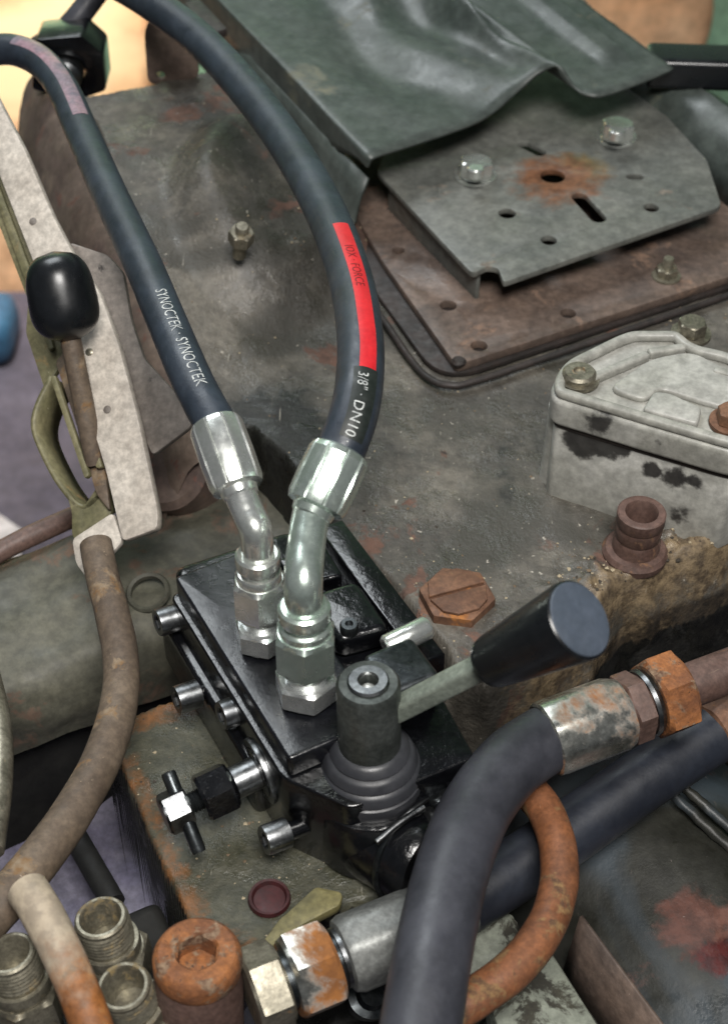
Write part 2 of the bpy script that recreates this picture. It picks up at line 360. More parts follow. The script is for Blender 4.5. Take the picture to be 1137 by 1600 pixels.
deck_poly = [at(*p).xy for p in [(118, 152, .05), (170, 290, .045), (245, 455, .03), (318, 640, .012), (385, 655, .006), (432, 715, 0), (505, 812, 0), (600, 905, 0), (712, 1060, 0),
    (760, 1078, 0), (850, 1055, 0), (925, 985, 0), (975, 915, 0), (1137, 850, 0), (1330, 790, 0), (1330, 250, .02), (1130, 172, .03), (1040, 90, .03), (880, -60, 0), (560, -60, .0), (430, 50, .03), (310, 113, .05)]]
pad_poly = [at(*p, -.035).xy for p in [(150, 1132), (278, 1425), (305, 1480), (430, 1475), (510, 1420), (620, 1400), (690, 1300), (700, 1120), (560, 1000), (400, 1060), (330, 1078), (250, 1092)]]
sump_poly = [at(*p, -.12).xy for p in [(470, 1300), (700, 1000), (1330, 760), (1330, 1900), (380, 1900), (420, 1500)]]
warp = 0.006*vnoise(X, Y, 30, 1)+0.003*vnoise(X, Y, 90, 2)
sd = sdist(X, Y, deck_poly)+warp; sp = sdist(X, Y, pad_poly)+warp*.3; ss_ = sdist(X, Y, sump_poly)
# deck relief: cast hump on the left, a rounded boss on it, small dents
def lin2(p, q):                        # signed distance to the line p-q, positive to the left of p->q
    e = (q-p).normalized(); return (X-p.x)*-e.y+(Y-p.y)*e.x
zd = 0.052*sst(lin2(at(450, 700, 0).xy, at(560, 330, 0).xy), .0, .12)*sst(Y, -.02, .30)
b0 = at(425, 300, .04); db = np.hypot((X-b0.x)*1.15, (Y-b0.y)*.75)
zd = zd+0.030*sst(db, .080, .040)
b1 = at(300, 620, .02); zd = zd-.010*np.exp(-((X-b1.x)**2+(Y-b1.y)**2)/.0012)
zd = zd+0.0022*vnoise(X, Y, 22, 3)+0.0011*vnoise(X, Y, 70, 4)+.0005*vnoise(X, Y, 210, 5)
# caked dirt along the right front rim
rim = np.exp(-((sd-.014)/.016)**2)*sst(X, .04, .11)
zd = zd+rim*(.003+.006*vnoise(X, Y, 75, 6)+.005*vnoise(X, Y, 190, 7)+.003*vnoise(X, Y, 380, 17))
s2_ = sdist(X, Y, [at(*p, -.10).xy for p in [(150, 640), (640, 640), (760, 1000), (700, 1150), (420, 1120), (200, 1060)]])
zlow = -0.30+0.17*np.maximum(sst(ss_, -.012, .012), sst(s2_, -.012, .012))+.006*vnoise(X, Y, 40, 8)
zp = -0.036+.0012*vnoise(X, Y, 60, 9)+.0006*vnoise(X, Y, 200, 10)
zlow = zlow+(zp-zlow)*sst(sp, -.0045, .003)
flank = sst(X, -.05, -.08)*sst(Y, .06, .14)*sst(Y, .40, .30)
slope = .007+.016*sst(X, .07, .14)
ZZ = zlow+(zd-zlow)*sst(sd, -slope, .006)
ny, nx = X.shape; idx = np.arange(nx*ny).reshape(ny, nx)
q = np.stack([idx[:-1, :-1], idx[:-1, 1:], idx[1:, 1:], idx[1:, :-1]], -1).reshape(-1, 4)
zq = ZZ.ravel()[q].max(1); qx = X.ravel()[q].mean(1); qy = Y.ravel()[q].mean(1)
q = q[(zq > -.27) & ~((qx < -.04) & (qy < -.085) & (zq < -.062))]
used = np.unique(q); remap = -np.ones(nx*ny, int); remap[used] = np.arange(len(used))
verts = np.stack([X.ravel(), Y.ravel(), ZZ.ravel()], -1)[used]
me = bpy.data.meshes.new('gearbox_housing'); me.from_pydata(verts.tolist(), [], remap[q].tolist())
me.polygons.foreach_set('use_smooth', [True]*len(me.polygons))
# paint / grime / painted-shade zones as smooth point attributes
fsd, fsp, frm = sd.ravel()[used], sp.ravel()[used], rim.ravel()[used]; vx, vy, vz = verts.T
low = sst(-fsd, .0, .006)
Zn = dict(pad=low*sst(fsp, -.012, -.002)*sst(vz, -.046, -.041), padrust=low*(np.exp(-((fsp-.006)/.016)**2)*.50)*sst(-vx, .02, .06)*sst(vz, -.06, -.045),
   wall=low*sst(-vx, .05, .07)*sst(vy, -.01, .03), void=low*(1-sst(-vx, .05, .07)*sst(vy, -.01, .03))*sst(-vz, .040, .048)*1.2,  # void: sump grime and the shade of deep gaps, painted near-black
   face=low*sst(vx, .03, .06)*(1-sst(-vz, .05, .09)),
   dirt=np.clip(np.exp(-((fsd-.006)/.012)**2)*.80, 0, 1)*sst(vx, .035, .10)*sst(.12-vy, 0, .06),
   grease_shade=.62*np.exp(-(np.abs(fsd)/.03)**2)*sst(-vx, -.03, .03)*sst(-vy, -.25, 0)+.50*np.exp(-(((vx-.078)/.012)**2+((vy-.03)/.05)**2))+.8*np.exp(-(((vx+.05)/.035)**2+((vy-.06)/.05)**2)))  # shading between hoses, behind valve and beside cover painted in with the grease
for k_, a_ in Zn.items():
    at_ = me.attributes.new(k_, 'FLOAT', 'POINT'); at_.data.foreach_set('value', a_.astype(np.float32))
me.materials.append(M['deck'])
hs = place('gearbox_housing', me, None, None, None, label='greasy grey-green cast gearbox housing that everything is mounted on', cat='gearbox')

rows = []
tp = catmull([at(*p) for p in [(90, 60, .05), (118, 148, .048), (174, 285, .043), (249, 450, .028), (322, 636, .010), (340, 690, .0)]], 8)
for p in tp:
    rows.append([p+V*.004-Z*.004, p-V*.006-Z*.006, p-V*.020-Z*.016, p-V*.034-Z*.040, p-V*.044-Z*.080, p-V*.048-Z*.13])
def sheet(rows, ang=50):
    Vv = [tuple(p) for r in rows for p in r]; n = len(rows[0]); F = []
    for j in range(len(rows)-1):
        for i in range(n-1): F.append((j*n+i, j*n+i+1, (j+1)*n+i+1, (j+1)*n+i))
    return mesh_vf(Vv, F, ang=ang)
rows = [catmull(r, 4) for r in rows]
wplace('side_wall', jitter(sheet(rows), .002, 50, 21), M['wall'], hs)
# ---- axle casting on the left with an added near-black block painting the shade beneath
ac = Vector((-.172, -.022, 0))
prof = [(-.05, -.10), (-.052, -.075), (-.044, -.056), (-.028, -.048), (0, -.045), (.026, -.045), (.044, -.05), (.054, -.065), (.056, -.10)]
pr = catmull([Vector((a, b, 0)) for a, b in prof], 5)
Vv = []; Fq = []; ns = 60
for i in range(ns+1):
    t = -.34+.50*i/ns
    for p in pr:
        c = ac+V*t-U*p.x; Vv.append((c.x, c.y, p.y+.004*math.exp(-((t-.03)/.02)**2)))
k = len(pr)
for i in range(ns):
    for j in range(k-1): Fq.append((i*k+j, i*k+j+1, (i+1)*k+j+1, (i+1)*k+j))
ax = thing('axle_casting', 'grey-green axle casting running off to the left below the pale lever', 'axle', (-.17, -.02, -.1))
wplace('tube_top', jitter(mesh_vf(Vv, Fq, ang=60), .0016, 60, 3), M['axle'], ax)
fr = box(.62, .085, .26, .006)
fr.transform(Matrix.Translation((ac+V*-.10+Vector((0, 0, -.222))-U*.004)) @ Matrix.Rotation(AL, 4, 'Z'))
wplace('shade_block', fr, M['void'], ax)
rg = lathe([(.0095, 0), (.0115, .0005), (.0125, .002), (.0115, .0035), (.0095, .003)], 28, closed=True)
place('ring_mark', rg, M['axle'], ax, frame(at(233, 928, -.043), (-.1, -.25, 1)))
place('plug_boss', lathe([(.024, -.02), (.024, .006), (.020, .010), (.0004, .011)], 30), M['wall'], ax, frame(at(272, 740, -.03), (-.3, -.5, .8)))

# ---- far background: tan machine panels, mint wall, black handle
def far_panel(px, y, th, mat, label, rad):
    pts = []
    for a, b in px:
        d = FW+Vector((1, 0, 0))*((a-568.5)/FPX)+UP*((800-b)/FPX); p = CAM+d*((y-CAM.y)/d.y); pts.append((p.x, p.z))
    me = prism([roundpoly(pts, rad, 8)], 0, th, .02, 3)
    me.transform(Matrix(((1, 0, 0, 0), (0, 0, -1, y+th), (0, 1, 0, 0), (0, 0, 0, 1))))
    return wtop('machine_panel', me, mat, label, 'panel')
far_panel([(-520, -520), (215, -520), (243, 40), (236, 200), (140, 500), (-520, 500)], 1.25, .25, M['tan'], 'cream and orange machine panel far behind the hoses at upper left', .08)
far_panel([(760, -300), (1085, -300), (1122, 40), (1085, 128), (760, 140)], 1.15, .22, M['tan'], 'orange tan machine panel beyond the dark sheet shroud at upper right', .06)
hd = box(.16, .030, .022, .005, 3); hd.transform(frame(at(1190, 108, .06), (0, 0, 1)) @ Matrix.Rotation(math.radians(-4), 4, 'Z'))
wtop('black_handle', hd, M['knob'], 'black bar handle poking in at the upper right edge', 'handle')
bl = box(.14, .10, .075, .03, 4, 0); place('blue_box', bl, M['blue'], None, Matrix.Translation(at(-45, 545, -.75)), label='blurred blue box on the floor at the left edge', cat='box')
st = mesh_vf([(*at(a, b, -.745).xy, -.745) for a, b in ((-60, 770), (-20, 790), (45, 835), (30, 870), (-60, 900))], [(0, 1, 2, 3, 4)])
place('floor_marking', st, M['whitepaint'], None, None, kind='structure')

# =================================================================== FASTENERS (shared meshes)
def bolt_hex(ap, h, washer=0):
    return hexnut(ap, h)
def socket_head(r, h, sk):
    prof = [(r, 0), (r, h*.9), (r*.93, h), (sk*1.12, h), (sk, h*.93), (sk, h*.4), (0.0005, h*.4)]
    return lathe(prof, 36, lambda a, q, z: (min(q, polyr(a, 6, sk*.87)) if q <= sk*1.001 and q > .001 else (q*(1-.025*(.5+.5*math.cos(36*a))) if abs(q-r) < 1e-6 else q)), ang=30)
SOCK = socket_head(.0072, .0115, .0038)

# =================================================================== GASKET + BROWN FLANGE PLATE
fz = .006
fl = thing('flange_plate', 'brown flat flange plate with bolt holes lying on a dark gasket', 'plate', at(900, 470, .0))
gouter = roundpoly(xy([(470, 300), (688, 603), (1330, 392), (1330, 300), (1000, 150), (700, 40)], .001), [.01, .028, .01, .01, .01, .01], 8)
wplace('gasket', prism([gouter], .0005, .0042, .001), M['gasket'], fl)
ginner = roundpoly(xy([(480, 215), (596, 415), (712, 580), (1330, 378), (1330, 310), (1000, 160), (700, 50)], fz), [.01, .01, .004, .01, .01, .01, .01], 6)
def hole(px, py, z, r): return circ(at(px, py, z), r, 18)
fh = [hole(700, 478, fz+.004, .0052), hole(748, 541, fz+.004, .0050), hole(887, 490, fz+.004, .0048), hole(622, 392, fz+.004, .004)]
wplace('plate', prism([ginner]+fh, .0045, fz+.0045, .0007), M['flange'], fl)
bead = [at(a, b, .004) for a, b in ((520, 400), (597, 498), (640, 560), (668, 590), (700, 602), (745, 595), (900, 543), (1137, 462), (1330, 396))]
wplace('bead', tube(catmull(bead, 8), .0022, 8), M['gasket'], fl)
place('stud_nut', hexnut(.0062, .006), M['brass'], fl, frame(at(1040, 430, fz+.005), Z))
place('stud_nut', lathe([(.0035, 0), (.0035, .012), (.003, .013)], 20), M['brass'], fl, frame(at(1040, 430, fz+.005), Z))
place('washer', lathe([(.0036, 0), (.0092, 0), (.0092, .0012), (.0036, .0012)], 28, closed=True), M['brass'], fl, frame(at(1040, 432, fz+.0045), Z))
place('broken_stud', jitter(lathe([(.004, 0), (.0045, .002), (.003, .0035)], 12), .0008, 400, 5), M['gasket'], fl, frame(at(716, 568, fz+.003), Z))

# =================================================================== GREY BRACKET PLATE WITH SLOTS
bz = .034
br = thing('bracket_plate', 'grey slotted bracket plate with rusty centre hole under the sheet shroud', 'bracket', at(860, 320, bz))
bout = xy([(588, 268), (738, 428), (760, 416), (778, 418), (786, 441), (1127, 322), (1104, 250), (985, 120), (760, 60), (640, 150)], bz)
bout = roundpoly(bout, [.004, .006, .002, .003, .003, .006, .004, .01, .01, .01], 4)
bh = [slot(at(820, 226, bz), at(843, 238, bz), .0042), hole(863, 275, bz, .0082), slot(at(905, 308, bz), at(934, 340, bz), .0052),
      hole(792, 333, bz, .0056), hole(857, 375, bz, .0050), hole(1017, 324, bz, .0048), slot(at(985, 276, bz), at(998, 276, bz), .0030)]
rp = at(868, 278, bz)-MW[br].translation; rp2 = at(905, 262, bz)-MW[br].translation
M['bracket'] = worn('grey_bracket_paint', '#6f706a', '#5f615d', rust=('#7d756a', '#585149'), ramt=.62, rs=26, rough=.45, s=16, bump=.45, speck='#9a978c', samt=.715, scratch=('#98968c', .67), wet=(26, .54, .3),
    spots=[(tuple(rp2), .018, '#746648', '#5e543c', .2), (tuple(rp), .028, '#7a553e', '#5c4030', .2)])
wplace('plate', prism([bout]+bh, bz-.0042, bz, .0007), M['bracket'], br)
lip = [at(a, b, bz-.004) for a, b in ((600, 290), (738, 430))]
lm = box((lip[1]-lip[0]).length, .003, .020, .001)
dirv = (lip[1]-lip[0]).normalized()
lm.transform(Matrix.Translation((lip[0]+lip[1])/2+Vector((0.004, 0.003, -.012))) @ Matrix.Rotation(math.atan2(dirv.y, dirv.x), 4, 'Z'))
wplace('lip', lm, M['bracket'], br)
for (a, b) in ((742, 275), (962, 216)):
    n = thing('hex_bolt', 'pale zinc bolt %s' % ('at the left end of the slotted bracket plate' if a < 800 else 'on the slotted bracket plate close under the shroud edge'), 'bolt', at(a, b, bz+.0005), group='bolts holding the bracket plate')
    place('washer', lathe([(.0045, 0), (.0140, 0), (.0140, .0018), (.0045, .0018)], 32, closed=True), M['zinc'], n, frame(at(a, b, bz+.0003), Z))
    place('head', hexnut(.0100, .0115), M['zinc'], n, frame(at(a, b, bz+.002), (.05, .1, 1)))
    place('tip', lathe([(.0055, 0), (.0055, .005), (.0046, .006)], 24), M['zinc'], n, frame(at(a, b, bz+.013), (.05, .1, 1)))
for (x0, y0) in ((690, 330), (1050, 260), (880, 160)):       # the plate stands on spacers
    place('spacer', lathe([(.008, 0), (.008, bz-.0045-.0105)], 24), M['gasket'], br, frame(at(x0, y0, .0105), Z))

# =================================================================== SHEET SHROUD
edge = [(572, 262, .058), (584, 245, .066), (640, 226, .064), (700, 208, .063), (760, 178, .064), (812, 142, .070), (842, 108, .082), (872, 104, .085), (900, 134, .074), (935, 149, .070), (1000, 128, .070), (1052, 106, .071)]
ep = catmull([at(*e) for e in edge], 8)
Vv = []; Fq = []; nt_ = 46
back_dir = (-U*1.0+V*-.03).normalized()
for j in range(nt_+1):
    t = j/nt_*.42
    for i, p in enumerate(ep):
        s = i/(len(ep)-1)
        q_ = p+back_dir*t
        flat = ep[0].lerp(ep[-1], s)+back_dir*t
        kk = math.exp(-t/.09)
        zz = (q_.z-.068)*kk+.068+.05*t
        zz += .016*math.exp(-((s-.50)/.07)**2-((t-.085)/.030)**2)-.012*math.exp(-((s-.60)/.05)**2-((t-.10)/.05)**2)+.007*math.sin(s*31+t*40)*math.exp(-((s-.5)/.25)**2-((t-.10)/.09)**2)
        zz += .013*math.exp(-((s-.36)/.05)**2-((t-.17)/.04)**2)-.010*math.exp(-((s-.28)/.06)**2-((t-.12)/.05)**2)
        zz += .005*(sst(np.array(s), .88, .90)-sst(np.array(s), .94, .96)) if t > .03 else 0
        if s < .03: zz -= .03*(1-s/.03)*sst(np.array(t), 0, .08)
        Vv.append((q_.x, q_.y, float(zz)))
k = len(ep)
for j in range(nt_):
    for i in range(k-1): Fq.append((j*k+i, j*k+i+1, (j+1)*k+i+1, (j+1)*k+i))
sh = thing('sheet_shroud', 'dented dark green-grey sheet metal shroud above the bracket plate', 'shroud', at(760, 180, .0))
o = wplace('top_sheet', mesh_vf(Vv, Fq, ang=50), M['shroud'], sh)
md = o.modifiers.new('thickness', 'SOLIDIFY'); md.thickness = .0022; md.offset = -1
# left flank of the shroud dropping to the deck, and the sloping right side
def sheet(rows, ang=50):
    Vv = [tuple(p) for r in rows for p in r]; n = len(rows[0]); F = []
    for j in range(len(rows)-1):
        for i in range(n-1): F.append((j*n+i, j*n+i+1, (j+1)*n+i+1, (j+1)*n+i))
    return mesh_vf(Vv, F, ang=ang)
rows = []
for j in range(20):
    t = j/19*.42; p = ep[0]+back_dir*t; zt = .061+.05*t-.012
    fk = max(.05, 1-t/.16); rows.append([Vector((p.x, p.y, zt)), Vector((p.x, p.y, zt-.012))-V*.004*fk, Vector((p.x, p.y, .020))-V*.010*fk, Vector((p.x, p.y, .012))-V*.020*fk, Vector((p.x, p.y, .0105))-V*.045*fk])
o = wplace('side_flank', jitter(sheet(rows), .0012, 90, 8), M['shroud'], sh)
md = o.modifiers.new('thickness', 'SOLIDIFY'); md.thickness = .002; md.offset = 1
rs_ = []
for j in range(20):
    t = -.13+j/19*.26; p = at(1040, 180, .03)+back_dir*t
    rs_.append([Vector((p.x, p.y, .010))-V*.012, Vector((p.x, p.y, .030))-V*.006, Vector((p.x, p.y, .046))+V*.004, Vector((p.x, p.y, .050))+V*.018, Vector((p.x, p.y, .030))+V*.045])
o = wplace('right_side', jitter(sheet(rs_), .0015, 60, 9), M['shroud'], sh)
md = o.modifiers.new('thickness', 'SOLIDIFY'); md.thickness = .002; md.offset = 1
place('slot_clip', jitter(box(.05, .012, .006, .002), .001, 200, 2), M['gasket'], sh, frame(at(322, 30, .085), Z) @ Matrix.Rotation(-math.pi/2+AL, 4, 'Z'))

# =================================================================== GREY DOMED COVER (right)
cz0, czl, czt = -.002, .052, .074
cv = thing('cast_cover', 'pale grey cast cover with chipped paint and a raised lid', 'cover', at(1030, 690, 0))
R0 = MW[cv].translation
def sp_(px, py, z, r): return (tuple(at(px, py, z)-R0), r, '#3b3a38', '#2e2d2c')
M['cap'] = worn('chipped_grey_paint', '#bab9b3', '#a8a79f', rough=.42, s=14, bump=.12, bs=260, speck='#4a4845', samt=.755, ss=90,  # body colour lighter than the lid, offsetting weaker light on upright faces
    spots=[sp_(912, 690, .045, .012), sp_(935, 700, .046, .010), sp_(1090, 742, .042, .007), sp_(1018, 732, .040, .006), sp_(1058, 738, .040, .009), sp_(1062, 795, .014, .009), sp_(1115, 770, .025, .006), sp_(1108, 728, .045, .006), sp_(968, 702, .048, .006)])
M['lid'] = worn('grey_lid_paint', '#a5a49e', '#94938b', rough=.40, s=14, bump=.12, bs=260, speck='#55524e', samt=.76, ss=90,
    spots=[sp_(940, 655, .062, .0085), sp_(1012, 678, .062, .004), sp_(1030, 684, .062, .004), sp_(920, 646, .064, .004)])
lp = [(864, 612), (861, 590), (880, 560), (962, 520), (985, 512), (1062, 512), (1084, 534), (1150, 548), (1230, 600), (1236, 664), (1160, 698), (1126, 690), (1000, 653)]
lout = roundpoly(xy(lp, czt), [.012, .006, .008, .008, .006, .006, .01, .02, .02, .02, .012, .012, .0], 6)
def inset(poly, d):
    n_ = len(poly); o = []; A_ = sum(poly[i-1][0]*poly[i][1]-poly[i][0]*poly[i-1][1] for i in range(n_)); sg = 1 if A_ > 0 else -1
    for i in range(n_):
        t = (Vector(poly[(i+1) % n_])-Vector(poly[i-1])).normalized(); o.append(Vector(poly[i])+Vector((-t.y, t.x))*d*sg)
    return o
lid = wplace('lid', prism([lout], czl, czt-.005, .0030, 4), M['lid'], cv)
wplace('lid_rim', prism([inset(lout, .0012), inset(lout, .0068)], czt-.0056, czt, .0024, 4), M['lid'], lid)
wplace('body', prism([inset(lout, .0032)], cz0, czl-.0022, .001, 2), M['cap'], cv)
place('corner_post', lathe([(.0092, 0), (.0086, .02), (.0084, czl-.001)], 28), M['cap'], cv, frame(at(882, 632, czl)+Vector((0, 0, -czl)), Z))
place('corner_post', lathe([(.0092, 0), (.0086, .02), (.0084, czl-.001)], 28), M['cap'], cv, frame(at(1112, 708, czl)+Vector((0, 0, -czl)), Z))
wplace('seam', prism([inset(lout, .0024)], czl-.0026, czl+.0004, .0004), M['gasket'], cv)
cen = roundpoly(xy([(948, 606), (1015, 560), (1080, 548), (1180, 600), (1190, 652), (1100, 628), (1030, 606), (1008, 626)], czt-.002), .008, 5)
wplace('platform', prism([cen], czt-.0056, czt-.0016, .0016, 3), M['lid'], lid)
wplace('raised_pad', prism([roundpoly(xy([(1003, 640), (1021, 611), (1046, 614), (1096, 637), (1090, 663)], czt-.001), .003, 4)], czt-.0056, czt-.0004, .0018, 3), M['lid'], lid)
def rib(name, p, q, wd, h, zb, parent, mat):
    p, q = Vector(p), Vector(q); d = q-p; me = box(d.length, wd, h, min(wd, h)*.35, 3, 0)
    me.transform(Matrix.Translation(((p.x+q.x)/2, (p.y+q.y)/2, zb)) @ Matrix.Rotation(math.atan2(d.y, d.x), 4, 'Z'))
    wplace(name, me, mat, parent)
zr = czt-.0056
for a, b in (((922, 592), (1012, 551)), ((1012, 551), (1070, 540)), ((1114, 578), (1190, 596))):
    rib('rib', at(*a, czt-.002).xy, at(*b, czt-.001).xy, .0050, .0052, zr, lid, M['lid'])
for (a, b, mt, wh) in ((903, 594, 'pale', 'round pale bolt in the left corner of the grey cover lid'), (1078, 524, 'pale', 'hex bolt on the far edge of the grey cover lid'), (1140, 662, 'rustplug', 'brown rusted bolt at the right edge of the grey cover lid')):
    n = thing('cover_bolt', wh, 'bolt', at(a, b, czt-.006), group='bolts of the grey cover lid')
    F_ = frame(at(a, b, czt-.004), Z)
    place('washer', lathe([(.004, 0), (.0108, 0), (.0108, .002), (.004, .002)], 30, closed=True), M[mt], n, F_)
    place('head', hexnut(.0068, .0075) if a > 950 else lathe([(.0088, 0), (.0088, .003), (.0075, .0045), (.0032, .0046), (.003, .0032), (.0004, .0032)], 28), M[mt], n, F_ @ Matrix.Translation((0, 0, .0018)))

# =================================================================== SMALL THINGS ON THE DECK
F_ = frame(at(991, 862, .0), Z)
n = thing('threaded_sleeve', 'reddish brown open sleeve with flange standing in front of the grey cover', 'sleeve', F_.translation)
place('collar', lathe([(.012, -.003), (.0168, -.003), (.0172, .001), (.0155, .0035), (.012, .004)], 36), M['brown'], n, F_)
place('sleeve', lathe([(.0125, 0), (.0122, .010), (.0112, .012), (.0118, .0135), (.0122, .019), (.0118, .021), (.0125, .0225), (.0125, .0285), (.0118, .0292), (.0086, .0292), (.0080, .028), (.0080, .012), (.0004, .012)], 40), M['brown'], n, F_)
F_ = frame(at(713, 944, -.0020), Z, (0, 1, 0)) @ Matrix.Rotation(.35, 4, 'Z')
n = thing('slotted_plug', 'rusty hexagonal plug with a screwdriver slot set in the deck', 'plug', F_.translation)
bm = bmesh.new(); bm.from_mesh(hexnut(.0168, .011)); 
pl = finish(bm, ang=25)
hx = [Vector((math.cos(math.pi/3*k)*.0192, math.sin(math.pi/3*k)*.0192)) for k in range(6)]
place('flange', lathe([(.0205, -.002), (.0205, .0012), (.019, .002)], 40), M['rustplug'], n, F_)
place('hex', hexnut(.0168, .0085), M['rustplug'], n, F_)
half = lambda s: [Vector((x*1.0, y)) for x, y in ([(-.0150, s*.0010), (.0150, s*.0010), (.0118, s*.0105), (.0055, s*.0148), (-.0055, s*.0148), (-.0118, s*.0105)])]
for s in (1, -1):
    L = half(s); L = L if s > 0 else L[::-1]
    place('slot_face', prism([L], .0083, .0103, .0006), M['rustplug'], n, F_)
# bolt on the hump
F_ = frame(at(376, 378, .055), (.15, -.25, 1))
n = thing('deck_bolt', 'small dusty bolt standing on the cast hump between the two hoses', 'bolt', F_.translation)
place('head', hexnut(.0068, .009), M['pale'], n, F_); place('shank', lathe([(.0042, -.012), (.0042, .0)], 20), M['pale'], n, F_)
place('tip', lathe([(.0042, .009), (.0042, .013), (.0035, .014)], 20), M['pale'], n, F_)
# upright tab with hole + black box with roller, top left
n = thing('upright_tab', 'grey-pink upright tab with a small hole between tan panel and hose', 'tab', at(262, 140, .05))
pts = [(232, 130), (226, 40), (250, 10), (300, 60), (315, 118)]
y0 = at(262, 125, .05).y
def upright(px, y):
    o = []
    for a, b in px:
        d = FW+Vector((1, 0, 0))*((a-568.5)/FPX)+UP*((800-b)/FPX); p = CAM+d*((y-CAM.y)/d.y); o.append(Vector((p.x, p.z)))
    return o
hc = upright([(252, 114)], y0)[0]
me = prism([roundpoly(upright(pts, y0), .008), circ(hc, .003)], 0, .004, .0006); me.transform(Matrix(((1, 0, 0, 0), (0, 0, -1, y0), (0, 1, 0, 0), (0, 0, 0, 1))))
wplace('plate', me, M['wall'], n)
n = thing('roller_box', 'dark octagonal metal box holding a grey roller behind the left hose', 'box', at(110, 140, .0))
y1 = at(110, 150, .04).y+.01
oc = [(55, 62), (128, 56), (160, 84), (166, 142), (120, 158), (50, 140)]
me = prism([roundpoly(upright(oc, y1), .003), circ(upright([(106, 112)], y1)[0], .0125, 28)], 0, .03, .001); me.transform(Matrix(((1, 0, 0, 0), (0, 0, -1, y1+.03), (0, 1, 0, 0), (0, 0, 0, 1))))
wplace('box', me, M['black'], n)
c_ = upright([(104, 112)], y1)[0]
place('roller', lathe([(.0004, 0), (.009, 0), (.0118, .003), (.0118, .016), (.0105, .017), (.0105, .019), (.0118, .020), (.0118, .045), (.0004, .045)], 30), M['steel'], n, frame((c_.x, y1-.012, c_.y), (0, 1, .0)))
rod = [at(60, 75, .05), at(105, 45, .07), at(150, -10, .09), at(190, -70, .11)]
wtop('bent_rod', tube(catmull(rod, 8), .0085, 16), M['rubber2'], 'dark bent rod rising from the roller box at the top left', 'rod')

# =================================================================== HOSES
REF = Vector((0, -.69, .72))
class Path:
    def __init__(s, pts, n=14):
        s.p = catmull(pts, n); s.L = [0]
        for a, b in zip(s.p, s.p[1:]): s.L.append(s.L[-1]+(b-a).length)
    def pos(s, d):
        d = max(0, min(s.L[-1]-1e-7, d)); i = int(np.searchsorted(s.L, d, 'right'))-1
        t = (d-s.L[i])/(s.L[i+1]-s.L[i]); a = s.p[max(i-1, 0)]; e = s.p[min(i+2, len(s.p)-1)]
        T = ((s.p[i+1]-a).normalized().lerp((e-s.p[i]).normalized(), t)).normalized()
        e1 = (REF-T*REF.dot(T)).normalized(); e2 = T.cross(e1)
        if e2.x < 0: e2 = -e2
        return s.p[i].lerp(s.p[i+1], t), e1, e2
    def skin(s, d, off, r): c, e1, e2 = s.pos(d); return c+(e1*math.cos(off/r)+e2*math.sin(off/r))*r
def stripe(P, d0, d1, o0, o1, r, n=40, m=6):
    V_ = []; F = []
    for i in range(n+1):
        for j in range(m+1): V_.append(P.skin(d0+(d1-d0)*i/n, o0+(o1-o0)*j/m, r))
    for i in range(n):
        for j in range(m): F.append((i*(m+1)+j, i*(m+1)+j+1, (i+1)*(m+1)+j+1, (i+1)*(m+1)+j))
    return mesh_vf(V_, F)
def lettering(P, txt, d0, size, off, r, squash=1.0):
    """text wrapped on the hose, reading towards the fitting (d falls), letter tops to the right"""
    cu = bpy.data.curves.new('t', 'FONT'); cu.body = txt; cu.size = size; cu.resolution_u = 3; cu.space_character = 1.05
    o = bpy.data.objects.new('t', cu); COL.objects.link(o)
    me = bpy.data.meshes.new_from_object(o.evaluated_get(bpy.context.evaluated_depsgraph_get()))
    bpy.data.objects.remove(o); bpy.data.curves.remove(cu)
    bm = bmesh.new(); bm.from_mesh(me); bpy.data.meshes.remove(me)
    for _ in range(2):
        es = [e for e in bm.edges if e.calc_length() > size*.12]
        if es: bmesh.ops.subdivide_edges(bm, edges=es, cuts=1); bmesh.ops.triangulate(bm, faces=bm.faces)
    for v in bm.verts: v.co = P.skin(d0-v.co.x*squash, off+v.co.y, r)
    return finish(bm)
def ferrule(r, L):
    prof = [(r*.80, -.001), (r*.92, 0), (r, .0025), (r*1.02, L*.5), (r, L-.003), (r*.93, L), (r*.70, L+.001), (r*.66, L+.004), (r*.60, L+.005)]
    def rf(a, q, z):
        if q < r*.85: return q
        w_ = polyr(a, 10, q*.972)*.5+q*.5; g = (a*10/(2*math.pi)+.5) % 1
        return min(w_, q)-(.0009 if abs(g-.5) > .45 and .002 < z < L-.002 else 0)
    return lathe(prof, 96, rf, ang=22)
def swivel(r, parent, F_, mats):
    """adapter + swivel nut stack on the valve plate, local z up"""
    a, b = mats
    place('adapter_hex', hexnut(r*1.02, .012), a, parent, F_ @ Matrix.Rotation(.25, 4, 'Z'))
    place('thread', lathe([(r*.78, .0), (r*.78, .008)]+[q for k in range(4) for q in ((r*.84, .009+k*.0018), (r*.76, .0099+k*.0018))]+[(r*.7, .02)], 40), a, parent, F_ @ Matrix.Translation((0, 0, .008)))
    place('swivel_nut', hexnut(r*1.0, .022), b, parent, F_ @ Matrix.Translation((0, 0, .0185)))
    place('collar', lathe([(r*.92, 0), (r*.92, .004), (r*.86, .005), (r*.74, .0055), (r*.74, .0075), (r*.90, .0085), (r*.93, .0105), (r*.90, .0145), (r*.80, .0155), (r*.6, .0155)], 44), b, parent, F_ @ Matrix.Translation((0, 0, .0400)))
    return .0555

